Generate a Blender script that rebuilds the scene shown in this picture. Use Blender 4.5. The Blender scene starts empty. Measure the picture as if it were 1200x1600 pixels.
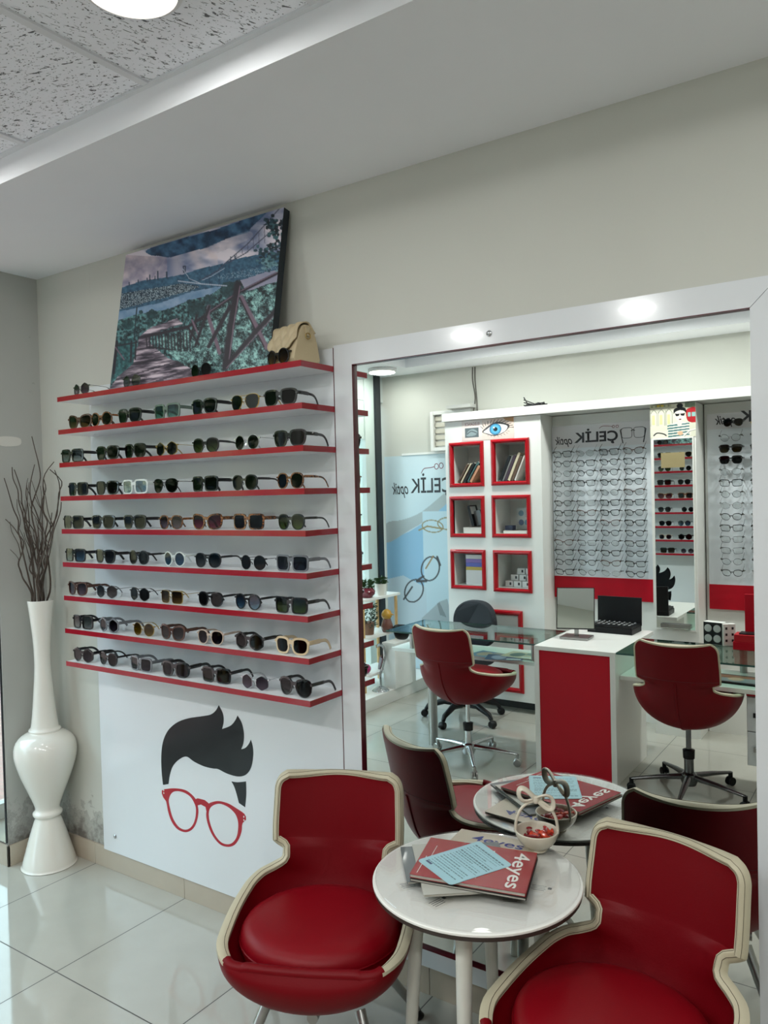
import bpy, math, random
import numpy as np
from mathutils import Vector, Matrix

random.seed(7)
RS = np.random.RandomState(11)
PI = math.pi
SC = bpy.context.scene
COL = SC.collection

# ------------------------------------------------------------------ camera
def setup_camera():
    cam = bpy.data.cameras.new('camera')
    co = bpy.data.objects.new('camera', cam)
    COL.objects.link(co)
    r = Vector((0.8266531, 0.56215063, -0.02512609))
    u = Vector((0.00853426, 0.03212188, 0.99944752))
    f = Vector((-0.56264715, 0.82641083, -0.02175611))
    M = Matrix.Identity(4)
    for i in range(3):
        M[i][0] = r[i]; M[i][1] = u[i]; M[i][2] = -f[i]
    M[0][3], M[1][3], M[2][3] = 2.86048, -2.18467, 1.66171
    co.matrix_world = M
    cam.sensor_fit = 'VERTICAL'
    cam.sensor_height = 36.0
    cam.lens = 36.0 * 1220.9 / 1600.0
    cam.clip_start = 0.02
    cam.clip_end = 300
    SC.camera = co
setup_camera()

# ------------------------------------------------------------------ world, sun, exposure
SC.view_settings.view_transform = 'Standard'
SC.view_settings.look = 'None'
SC.view_settings.gamma = 1.0
SC.view_settings.use_curve_mapping = False
SC.view_settings.exposure = -0.25
SKY_STRENGTH = 7.0
SUN_STRENGTH = 2.5
LAMP_PANEL = 5.0          # emission strength of the round ceiling panels
LAMP_WATTS = 5.6
LAMP_WATTS_FAR = 22.0     # the row over the counters is the brighter one
w = bpy.data.worlds.new('sky'); SC.world = w
w.use_nodes = True
bg = w.node_tree.nodes['Background']
bg.inputs['Color'].default_value = (0.70, 0.845, 1.0, 1)
bg.inputs['Strength'].default_value = SKY_STRENGTH
sl = bpy.data.lights.new('sun', 'SUN'); sl.energy = SUN_STRENGTH; sl.angle = 0.02; sl.color = (1.0, 0.94, 0.84)
so = bpy.data.objects.new('sun', sl); COL.objects.link(so)
so.rotation_euler = Vector((-0.12, -0.62, -0.75)).to_track_quat('-Z', 'Y').to_euler()
try:
    SC.cycles.use_denoising = True
    SC.cycles.max_bounces = 12
    SC.cycles.glossy_bounces = 8
    SC.cycles.transparent_max_bounces = 24
    SC.cycles.diffuse_bounces = 5
    SC.cycles.sample_clamp_indirect = 6.0
    SC.cycles.caustics_reflective = False
    SC.cycles.caustics_refractive = False
except Exception:
    pass

# ------------------------------------------------------------------ materials
def s2l(c):
    return tuple(((x / 12.92) if x <= 0.04045 else ((x + 0.055) / 1.055) ** 2.4) for x in c)
def hexc(h):
    return s2l(tuple(int(h[i:i + 2], 16) / 255 for i in (0, 2, 4)))
_m = {}
def mat(name, hx, rough=0.5, metal=0.0, coat=0.0, var=0.0, bump=0.0, scale=20.0, emit=0.0, alpha=None, spec=0.5, coat_rough=0.05):
    if name in _m: return _m[name]
    m = bpy.data.materials.new(name); m.use_nodes = True
    nt = m.node_tree; p = nt.nodes['Principled BSDF']
    c = hexc(hx) + (1,)
    p.inputs['Base Color'].default_value = c
    p.inputs['Roughness'].default_value = rough
    p.inputs['Metallic'].default_value = metal
    p.inputs['Coat Weight'].default_value = coat
    p.inputs['Coat Roughness'].default_value = coat_rough
    p.inputs['Specular IOR Level'].default_value = spec
    if emit:
        p.inputs['Emission Color'].default_value = c
        p.inputs['Emission Strength'].default_value = emit
    if var or bump:
        tc = nt.nodes.new('ShaderNodeTexCoord')
        n = nt.nodes.new('ShaderNodeTexNoise'); n.inputs['Scale'].default_value = scale; n.inputs['Detail'].default_value = 4
        nt.links.new(tc.outputs['Object'], n.inputs['Vector'])
        if var:
            mx = nt.nodes.new('ShaderNodeMix'); mx.data_type = 'RGBA'
            mx.inputs[6].default_value = tuple(x * (1 - var) for x in c[:3]) + (1,)
            mx.inputs[7].default_value = tuple(min(1, x * (1 + var)) for x in c[:3]) + (1,)
            nt.links.new(n.outputs['Fac'], mx.inputs[0]); nt.links.new(mx.outputs[2], p.inputs['Base Color'])
        if bump:
            b = nt.nodes.new('ShaderNodeBump'); b.inputs['Strength'].default_value = bump; b.inputs['Distance'].default_value = 0.002
            nt.links.new(n.outputs['Fac'], b.inputs['Height']); nt.links.new(b.outputs['Normal'], p.inputs['Normal'])
    _m[name] = m
    return m
def schlick(nt, r0):
    """reflectance that is the same from both sides of a thin sheet"""
    lw = nt.nodes.new('ShaderNodeLayerWeight'); lw.inputs['Blend'].default_value = 0.5
    pw = nt.nodes.new('ShaderNodeMath'); pw.operation = 'POWER'; pw.inputs[1].default_value = 5.0
    mr = nt.nodes.new('ShaderNodeMapRange'); mr.inputs['To Min'].default_value = r0; mr.inputs['To Max'].default_value = 1.0
    nt.links.new(lw.outputs['Facing'], pw.inputs[0]); nt.links.new(pw.outputs[0], mr.inputs[0])
    return mr.outputs[0]
def glass_mat(name, tint='f4fffb', refl=0.10, rough=0.0):
    """thin clear pane: transparency plus a fresnel gloss"""
    if name in _m: return _m[name]
    m = bpy.data.materials.new(name); m.use_nodes = True
    nt = m.node_tree; nt.nodes.clear()
    out = nt.nodes.new('ShaderNodeOutputMaterial')
    t = nt.nodes.new('ShaderNodeBsdfTransparent'); t.inputs['Color'].default_value = hexc(tint) + (1,)
    g = nt.nodes.new('ShaderNodeBsdfGlossy'); g.inputs['Roughness'].default_value = rough
    mx = nt.nodes.new('ShaderNodeMixShader')
    nt.links.new(schlick(nt, refl), mx.inputs[0])
    nt.links.new(t.outputs[0], mx.inputs[1]); nt.links.new(g.outputs[0], mx.inputs[2])
    nt.links.new(mx.outputs[0], out.inputs[0])
    _m[name] = m
    return m
def lens_mat(name, top, bottom=None, clear=0.0, refl=0.030, h=0.045):
    """tinted lens, optionally graded from a dark top to a lighter foot as the real tint is"""
    key = 'lens_' + name
    if key in _m: return _m[key]
    m = bpy.data.materials.new(key); m.use_nodes = True
    nt = m.node_tree; nt.nodes.clear()
    out = nt.nodes.new('ShaderNodeOutputMaterial')
    tc = nt.nodes.new('ShaderNodeTexCoord'); sx = nt.nodes.new('ShaderNodeSeparateXYZ')
    mr = nt.nodes.new('ShaderNodeMapRange'); mr.inputs['From Min'].default_value = 0.002; mr.inputs['From Max'].default_value = h
    mc = nt.nodes.new('ShaderNodeMix'); mc.data_type = 'RGBA'
    mc.inputs[6].default_value = hexc(bottom or top) + (1,); mc.inputs[7].default_value = hexc(top) + (1,)
    nt.links.new(tc.outputs['Object'], sx.inputs[0]); nt.links.new(sx.outputs['Z'], mr.inputs[0]); nt.links.new(mr.outputs[0], mc.inputs[0])
    t = nt.nodes.new('ShaderNodeBsdfTransparent'); nt.links.new(mc.outputs[2], t.inputs[0])
    g = nt.nodes.new('ShaderNodeBsdfGlossy'); g.inputs['Roughness'].default_value = 0.03
    mx = nt.nodes.new('ShaderNodeMixShader')
    nt.links.new(schlick(nt, refl), mx.inputs[0])
    nt.links.new(t.outputs[0], mx.inputs[1]); nt.links.new(g.outputs[0], mx.inputs[2])
    nt.links.new(mx.outputs[0], out.inputs[0])
    _m[key] = m
    return m
def pic_mat(name, rough=0.5, coat=0.0):
    if name in _m: return _m[name]
    m = bpy.data.materials.new(name); m.use_nodes = True
    nt = m.node_tree; p = nt.nodes['Principled BSDF']
    a = nt.nodes.new('ShaderNodeAttribute'); a.attribute_name = 'print'
    nt.links.new(a.outputs['Color'], p.inputs['Base Color'])
    p.inputs['Roughness'].default_value = rough; p.inputs['Coat Weight'].default_value = coat
    _m[name] = m
    return m

def wall_mat(name, hx, dirt=False):
    m = mat(name, hx, rough=0.6)
    nt = m.node_tree; p = nt.nodes['Principled BSDF']
    tc = nt.nodes.new('ShaderNodeTexCoord')
    n = nt.nodes.new('ShaderNodeTexNoise'); n.inputs['Scale'].default_value = 2.2; n.inputs['Detail'].default_value = 3
    nt.links.new(tc.outputs['Object'], n.inputs['Vector'])
    mx = nt.nodes.new('ShaderNodeMix'); mx.data_type = 'RGBA'
    c = hexc(hx)
    mx.inputs[6].default_value = tuple(x * 0.95 for x in c) + (1,); mx.inputs[7].default_value = tuple(min(1, x * 1.03) for x in c) + (1,)
    nt.links.new(n.outputs['Fac'], mx.inputs[0])
    last = mx.outputs[2]
    if dirt:   # flaking damp patch just above the skirting tiles
        n2 = nt.nodes.new('ShaderNodeTexNoise'); n2.inputs['Scale'].default_value = 14; n2.inputs['Detail'].default_value = 8; n2.inputs['Roughness'].default_value = 0.65
        nt.links.new(tc.outputs['Object'], n2.inputs['Vector'])
        sx = nt.nodes.new('ShaderNodeSeparateXYZ'); nt.links.new(tc.outputs['Object'], sx.inputs[0])
        mr = nt.nodes.new('ShaderNodeMapRange'); mr.inputs['From Min'].default_value = 0.10; mr.inputs['From Max'].default_value = 0.36
        mr.inputs['To Min'].default_value = 0.30; mr.inputs['To Max'].default_value = -0.16
        nt.links.new(sx.outputs['Z'], mr.inputs[0])
        ad = nt.nodes.new('ShaderNodeMath'); ad.operation = 'ADD'
        nt.links.new(n2.outputs['Fac'], ad.inputs[0]); nt.links.new(mr.outputs[0], ad.inputs[1])
        rp = nt.nodes.new('ShaderNodeValToRGB'); e = rp.color_ramp.elements
        e[0].position = 0.54; e[0].color = (0, 0, 0, 1); e[1].position = 0.86; e[1].color = (0.9, 0.9, 0.9, 1)
        e2 = rp.color_ramp.elements.new(0.60); e2.color = (0.38, 0.38, 0.38, 1)
        e3 = rp.color_ramp.elements.new(0.64); e3.color = (0.2, 0.2, 0.2, 1)
        nt.links.new(ad.outputs[0], rp.inputs[0])
        m2 = nt.nodes.new('ShaderNodeMix'); m2.data_type = 'RGBA'; m2.inputs[7].default_value = hexc('5f5a55') + (1,)
        nt.links.new(rp.outputs[0], m2.inputs[0]); nt.links.new(last, m2.inputs[6]); last = m2.outputs[2]
        b = nt.nodes.new('ShaderNodeBump'); b.inputs['Strength'].default_value = 0.5; b.inputs['Distance'].default_value = 0.004
        nt.links.new(rp.outputs[0], b.inputs['Height']); nt.links.new(b.outputs[0], p.inputs['Normal'])
    nt.links.new(last, p.inputs['Base Color'])
    return m

def floor_mat():
    m = mat('polished_floor_tile', 'b9b4a8', rough=0.09, spec=0.7)
    nt = m.node_tree; p = nt.nodes['Principled BSDF']
    tc = nt.nodes.new('ShaderNodeTexCoord'); sx = nt.nodes.new('ShaderNodeSeparateXYZ')
    nt.links.new(tc.outputs['Object'], sx.inputs[0])
    def line(sock, off):
        a = nt.nodes.new('ShaderNodeMath'); a.operation = 'ADD'; a.inputs[1].default_value = off
        b = nt.nodes.new('ShaderNodeMath'); b.operation = 'PINGPONG'; b.inputs[1].default_value = 0.3
        c = nt.nodes.new('ShaderNodeMath'); c.operation = 'LESS_THAN'; c.inputs[1].default_value = 0.0021
        nt.links.new(sock, a.inputs[0]); nt.links.new(a.outputs[0], b.inputs[0]); nt.links.new(b.outputs[0], c.inputs[0])
        return c.outputs[0]
    l1 = line(sx.outputs['X'], 0.275 + 6.0); l2 = line(sx.outputs['Y'], 12.0)
    mxm = nt.nodes.new('ShaderNodeMath'); mxm.operation = 'MAXIMUM'
    nt.links.new(l1, mxm.inputs[0]); nt.links.new(l2, mxm.inputs[1])
    n = nt.nodes.new('ShaderNodeTexNoise'); n.inputs['Scale'].default_value = 5; n.inputs['Detail'].default_value = 5
    nt.links.new(tc.outputs['Object'], n.inputs['Vector'])
    mc = nt.nodes.new('ShaderNodeMix'); mc.data_type = 'RGBA'
    mc.inputs[6].default_value = hexc('a8a69c') + (1,); mc.inputs[7].default_value = hexc('b4b2a9') + (1,)
    nt.links.new(n.outputs['Fac'], mc.inputs[0])
    m2 = nt.nodes.new('ShaderNodeMix'); m2.data_type = 'RGBA'; m2.inputs[7].default_value = hexc('4a4744') + (1,)
    nt.links.new(mxm.outputs[0], m2.inputs[0]); nt.links.new(mc.outputs[2], m2.inputs[6])
    nt.links.new(m2.outputs[2], p.inputs['Base Color'])
    mr = nt.nodes.new('ShaderNodeMapRange'); mr.inputs['To Min'].default_value = 0.07; mr.inputs['To Max'].default_value = 0.6
    nt.links.new(mxm.outputs[0], mr.inputs[0]); nt.links.new(mr.outputs[0], p.inputs['Roughness'])
    return m

def ceiling_tile_mat():
    m = mat('fissured_ceiling_tile', 'c6c6c8', rough=0.9)
    nt = m.node_tree; p = nt.nodes['Principled BSDF']
    tc = nt.nodes.new('ShaderNodeTexCoord')
    outs = []
    for rot in (1.25, 0.35):       # neighbouring tiles are laid with the pattern turned
        mp = nt.nodes.new('ShaderNodeMapping'); mp.inputs['Scale'].default_value = (0.34, 1.0, 1.0); mp.inputs['Rotation'].default_value = (0, 0, rot)
        mp.vector_type = 'TEXTURE'; mp.inputs['Scale'].default_value = (2.7, 1.0, 1.0)
        nt.links.new(tc.outputs['Object'], mp.inputs[0])
        n = nt.nodes.new('ShaderNodeTexNoise'); n.inputs['Scale'].default_value = 125; n.inputs['Detail'].default_value = 2.0; n.inputs['Distortion'].default_value = 0.9
        nt.links.new(mp.outputs[0], n.inputs['Vector'])
        rp = nt.nodes.new('ShaderNodeValToRGB'); e = rp.color_ramp.elements
        e[0].position = 0.345; e[0].color = (1, 1, 1, 1); e[1].position = 0.385; e[1].color = (0, 0, 0, 1)
        nt.links.new(n.outputs['Fac'], rp.inputs[0]); outs.append(rp)
    sx = nt.nodes.new('ShaderNodeSeparateXYZ'); nt.links.new(tc.outputs['Object'], sx.inputs[0])
    a1 = nt.nodes.new('ShaderNodeMath'); a1.operation = 'ADD'; a1.inputs[1].default_value = 0.69 + 6.0
    a2 = nt.nodes.new('ShaderNodeMath'); a2.operation = 'MODULO'; a2.inputs[1].default_value = 1.2
    a3 = nt.nodes.new('ShaderNodeMath'); a3.operation = 'LESS_THAN'; a3.inputs[1].default_value = 0.6
    nt.links.new(sx.outputs['X'], a1.inputs[0]); nt.links.new(a1.outputs[0], a2.inputs[0]); nt.links.new(a2.outputs[0], a3.inputs[0])
    mxr = nt.nodes.new('ShaderNodeMix'); mxr.data_type = 'RGBA'
    nt.links.new(a3.outputs[0], mxr.inputs[0]); nt.links.new(outs[0].outputs[0], mxr.inputs[6]); nt.links.new(outs[1].outputs[0], mxr.inputs[7])
    v = nt.nodes.new('ShaderNodeTexVoronoi'); v.inputs['Scale'].default_value = 95
    nt.links.new(tc.outputs['Object'], v.inputs['Vector'])
    lt = nt.nodes.new('ShaderNodeMath'); lt.operation = 'LESS_THAN'; lt.inputs[1].default_value = 0.16
    nt.links.new(v.outputs['Distance'], lt.inputs[0])
    mx0 = nt.nodes.new('ShaderNodeMath'); mx0.operation = 'MAXIMUM'
    nt.links.new(mxr.outputs[2], mx0.inputs[0]); nt.links.new(lt.outputs[0], mx0.inputs[1])
    mc = nt.nodes.new('ShaderNodeMix'); mc.data_type = 'RGBA'
    mc.inputs[6].default_value = hexc('f2f4fa') + (1,); mc.inputs[7].default_value = hexc('66686c') + (1,)
    nt.links.new(mx0.outputs[0], mc.inputs[0]); nt.links.new(mc.outputs[2], p.inputs['Base Color'])
    b = nt.nodes.new('ShaderNodeBump'); b.invert = True; b.inputs['Strength'].default_value = 0.6; b.inputs['Distance'].default_value = 0.003
    nt.links.new(mx0.outputs[0], b.inputs['Height']); nt.links.new(b.outputs[0], p.inputs['Normal'])
    return m

def brick_mat():
    m = mat('red_brick_paving', 'a8584a', rough=0.85)
    nt = m.node_tree; p = nt.nodes['Principled BSDF']
    tc = nt.nodes.new('ShaderNodeTexCoord'); br = nt.nodes.new('ShaderNodeTexBrick')
    br.inputs['Scale'].default_value = 6; br.inputs['Color1'].default_value = hexc('9c7a74') + (1,)
    br.inputs['Color2'].default_value = hexc('8a6a66') + (1,); br.inputs['Mortar'].default_value = hexc('8a7a70') + (1,)
    nt.links.new(tc.outputs['Object'], br.inputs['Vector']); nt.links.new(br.outputs[0], p.inputs['Base Color'])
    return m

WHITE_WALL = wall_mat('painted_wall', 'c6c7bf')
DIRTY_WALL = wall_mat('painted_wall_with_damp', 'b4b6b2', dirt=True)
DIRTY_BACK = wall_mat('painted_back_wall_with_damp', 'c6c7bf', dirt=True)
CEIL = wall_mat('painted_ceiling', 'f0f2f6')
FLOOR = floor_mat()
TILE = ceiling_tile_mat()
SKIRT = mat('beige_skirting_tile', 'b3a898', rough=0.25, var=0.06, scale=9)
GLOSS = mat('white_gloss_board', 'dadee2', rough=0.16, coat=0.3, var=0.015, scale=3)
WLAM = mat('white_laminate', 'e2e2de', rough=0.28, var=0.02, scale=4)
REDE = mat('red_edge_band', '92081e', rough=0.12, coat=0.2, spec=0.4)
REDP = mat('red_laminate', 'b40c22', rough=0.4, spec=0.25)
DRED = mat('dark_red_edge', '5a0d1c', rough=0.3)
REDL = mat('red_leather', '6c020d', rough=0.45, bump=0.12, scale=260, spec=0.17)
REDD = mat('red_leather_cushion', '7a0210', rough=0.42, bump=0.14, scale=240, spec=0.22)
CREAM = mat('cream_leather_trim', 'bdb59c', rough=0.5, bump=0.1, scale=200)
STITCH = mat('brown_stitching', '4c4234', rough=0.7)
CHROME = mat('chrome', 'c9cbce', rough=0.12, metal=1.0)
STEEL = mat('brushed_steel', 'a9a8a6', rough=0.3, metal=1.0)
BLACKP = mat('black_plastic', '0d0e11', rough=0.45, spec=0.3)
BLACKG = mat('black_gloss', '0b0b0e', rough=0.12, coat=0.4)
CHARC = mat('charcoal_fabric', '22262c', rough=0.85, bump=0.3, scale=300)
CERAM = mat('white_ceramic', 'e6e4dc', rough=0.14, coat=0.5)
TWIG = mat('dark_willow_bark', '4a3f37', rough=0.8, var=0.3, scale=60)
WOODL = mat('light_wood_dowel', 'c6a36f', rough=0.5, var=0.15, scale=40)
GOLD = mat('gold_metal', 'b89a5a', rough=0.25, metal=1.0)
GUN = mat('gunmetal', '6a6a6c', rough=0.25, metal=1.0)
PANE = glass_mat('clear_pane', 'f4fbf8', 0.03)
DESKG = glass_mat('desk_glass', 'd2e8e0', 0.12)
TABG = glass_mat('table_glass', 'ffffff', 0.07, 0.0)
EDGEG = mat('green_glass_edge', '2f5550', rough=0.1)
CLEAR = glass_mat('clear_demo_lens', 'f6f8f8', 0.07)
MIRR = mat('mirror_silver', 'f0f5f2', rough=0.0, metal=1.0)
DARKF = mat('dark_grey_metal_frame', '20262b', rough=0.4)
PAPER = mat('white_paper', 'd8d8d4', rough=0.6)
QUILT = mat('cream_quilted_leather', 'b5a585', rough=0.5, bump=0.1, scale=120)

# ------------------------------------------------------------------ mesh helpers
class MB:
    def __init__(s):
        s.v = []; s.f = []; s.m = []
    def add(s, vs, fs, mi=0):
        o = len(s.v); s.v.extend([tuple(v) for v in vs])
        for f in fs:
            s.f.append([o + i for i in f]); s.m.append(mi)
        return s
    def box(s, x0, x1, y0, y1, z0, z1, mi=0):
        vs = [(x, y, z) for z in (z0, z1) for y in (y0, y1) for x in (x0, x1)]
        return s.add(vs, [(0, 2, 3, 1), (4, 5, 7, 6), (0, 1, 5, 4), (2, 6, 7, 3), (0, 4, 6, 2), (1, 3, 7, 5)], mi)
    def obox(s, M, hx, hy, hz, mi=0):
        vs = [M @ Vector((x, y, z)) for z in (-hz, hz) for y in (-hy, hy) for x in (-hx, hx)]
        return s.add(vs, [(0, 2, 3, 1), (4, 5, 7, 6), (0, 1, 5, 4), (2, 6, 7, 3), (0, 4, 6, 2), (1, 3, 7, 5)], mi)
    def tube(s, path, rad, n=10, mi=0, flat=None, closed=False):
        P = [Vector(p) for p in path]; k = len(P)
        R = rad if isinstance(rad, (list, tuple)) else [rad] * k
        T = []
        for i in range(k):
            if closed: d = P[(i + 1) % k] - P[(i - 1) % k]
            else: d = P[min(i + 1, k - 1)] - P[max(i - 1, 0)]
            T.append(d.normalized())
        a = Vector((0, 0, 1)) if abs(T[0].z) < 0.9 else Vector((1, 0, 0))
        N = (a - T[0] * a.dot(T[0])).normalized()
        vs = []
        for i in range(k):
            N = (N - T[i] * N.dot(T[i]))
            N = N.normalized() if N.length > 1e-6 else T[i].orthogonal().normalized()
            B = T[i].cross(N)
            for j in range(n):
                t = 2 * PI * j / n
                a1, b1 = math.cos(t), math.sin(t)
                if flat: a1 *= flat[0]; b1 *= flat[1]
                vs.append(P[i] + (N * a1 + B * b1) * R[i])
        fs = []
        for i in range(k if closed else k - 1):
            for j in range(n):
                i2 = (i + 1) % k
                fs.append((i * n + j, i * n + (j + 1) % n, i2 * n + (j + 1) % n, i2 * n + j))
        if not closed:
            fs.append(list(range(n))[::-1]); fs.append([(k - 1) * n + j for j in range(n)])
        return s.add(vs, fs, mi)
    def lathe(s, prof, n=32, c=(0, 0, 0), mi=0, sx=1.0, sy=1.0):
        vs = []; k = len(prof)
        for r, z in prof:
            for j in range(n):
                t = 2 * PI * j / n
                vs.append((c[0] + r * sx * math.cos(t), c[1] + r * sy * math.sin(t), c[2] + z))
        fs = [(i * n + j, i * n + (j + 1) % n, (i + 1) * n + (j + 1) % n, (i + 1) * n + j) for i in range(k - 1) for j in range(n)]
        fs.append(list(range(n))[::-1]); fs.append([(k - 1) * n + j for j in range(n)])
        return s.add(vs, fs, mi)
    def prism(s, poly, a, b, fn, mi=0):
        """poly in 2D; fn(u,v,w) -> 3D; w runs a..b"""
        n = len(poly)
        vs = [fn(p[0], p[1], a) for p in poly] + [fn(p[0], p[1], b) for p in poly]
        fs = [list(range(n))[::-1], list(range(n, 2 * n))] + [(i, (i + 1) % n, n + (i + 1) % n, n + i) for i in range(n)]
        return s.add(vs, fs, mi)
    def ring(s, outer, inner, a, b, fn, mi=0):
        """closed band between two outlines of the same number of points"""
        n = len(outer)
        vs = [fn(p[0], p[1], a) for p in outer] + [fn(p[0], p[1], a) for p in inner] + [fn(p[0], p[1], b) for p in outer] + [fn(p[0], p[1], b) for p in inner]
        fs = []
        for i in range(n):
            j = (i + 1) % n
            fs += [(i, j, n + j, n + i), (2 * n + i, 3 * n + i, 3 * n + j, 2 * n + j), (i, 2 * n + i, 2 * n + j, j), (n + i, n + j, 3 * n + j, 3 * n + i)]
        return s.add(vs, fs, mi)
    def build(s, name, mats, parent=None, loc=None, rot=None, smooth=False, bevel=0.0, seg=2, label=None):
        me = bpy.data.meshes.new(name)
        me.from_pydata(s.v, [], s.f)
        if not isinstance(mats, (list, tuple)): mats = [mats]
        for mm in mats: me.materials.append(mm)
        if len(mats) > 1: me.polygons.foreach_set('material_index', s.m)
        import bmesh
        bm = bmesh.new(); bm.from_mesh(me); bmesh.ops.recalc_face_normals(bm, faces=bm.faces); bm.to_mesh(me); bm.free()
        if smooth:
            me.shade_smooth()
            try: me.set_sharp_from_angle(angle=0.7 if smooth is True else smooth)
            except Exception: pass
        me.update()
        o = bpy.data.objects.new(name, me); COL.objects.link(o)
        if parent: o.parent = parent
        if loc is not None: o.location = loc
        if rot is not None: o.rotation_euler = rot
        if bevel:
            b = o.modifiers.new('bevel', 'BEVEL'); b.width = bevel; b.segments = seg; b.limit_method = 'ANGLE'; b.angle_limit = 0.6
        if label: o['label'] = label
        return o
def tag(o, label, cat, group=None, kind=None):
    o['label'] = label; o['category'] = cat
    if group: o['group'] = group
    if kind: o['kind'] = kind
    return o
def thing(name, label, cat, loc=(0, 0, 0), rz=0.0, group=None):
    o = bpy.data.objects.new(name, None); COL.objects.link(o)
    o.empty_display_size = 0.05
    o.location = loc; o.rotation_euler = (0, 0, rz)
    return tag(o, label, cat, group)
def struct(name, mb, mats, **k):
    o = mb.build(name, mats, **k); o['kind'] = 'structure'
    return o
def XZ(y0=0.0):
    return lambda u, v, w_: (u, w_, v)
def cr(pts, m=5, closed=True):
    """Catmull-Rom through the points"""
    n = len(pts); out = []
    rng = range(n if closed else n - 1)
    for i in rng:
        if closed: p = [np.array(pts[(i + k - 1) % n], float) for k in range(4)]
        else: p = [np.array(pts[min(max(i + k - 1, 0), n - 1)], float) for k in range(4)]
        for j in range(m):
            t = j / m
            out.append(tuple(0.5 * ((2 * p[1]) + (-p[0] + p[2]) * t + (2 * p[0] - 5 * p[1] + 4 * p[2] - p[3]) * t * t + (-p[0] + 3 * p[1] - 3 * p[2] + p[3]) * t ** 3)))
    if not closed: out.append(tuple(np.array(pts[-1], float)))
    return out
def text_part(name, body, m, parent, origin, xdir, ydir, width=None, height=None, depth=0.0006, shear=0.0, bold=0.0, label=None):
    """flat lettering fitted to width x height; xdir and ydir are the reading and the up direction"""
    cu = bpy.data.curves.new(name, 'FONT'); cu.body = body; cu.size = 1.0; cu.extrude = 0.0; cu.shear = shear; cu.offset = bold
    cu.resolution_u = 4
    tmp = bpy.data.objects.new('tmp', cu); COL.objects.link(tmp)
    dg = bpy.context.evaluated_depsgraph_get()
    me = bpy.data.meshes.new_from_object(tmp.evaluated_get(dg))
    bpy.data.objects.remove(tmp); bpy.data.curves.remove(cu)
    n = len(me.vertices)
    co = np.zeros(n * 3); me.vertices.foreach_get('co', co); co = co.reshape(-1, 3)
    mn, mx = co.min(0), co.max(0)
    sx = width / (mx[0] - mn[0]) if width else None
    sy = height / (mx[1] - mn[1]) if height else None
    sx = sx or sy; sy = sy or sx
    X = Vector(xdir).normalized(); Y = Vector(ydir).normalized(); Z = X.cross(Y)
    O = Vector(origin)
    pts = [O + X * ((c[0] - mn[0]) * sx) + Y * ((c[1] - mn[1]) * sy) + Z * depth for c in co]
    me.vertices.foreach_set('co', [x for p in pts for x in p]); me.update()
    me.name = name
    me.materials.clear(); me.materials.append(m)
    o = bpy.data.objects.new(name, me); COL.objects.link(o)
    if parent:
        o.parent = parent; o.matrix_parent_inverse = Matrix.Identity(4)
    if label: o['label'] = label
    return o

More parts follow.
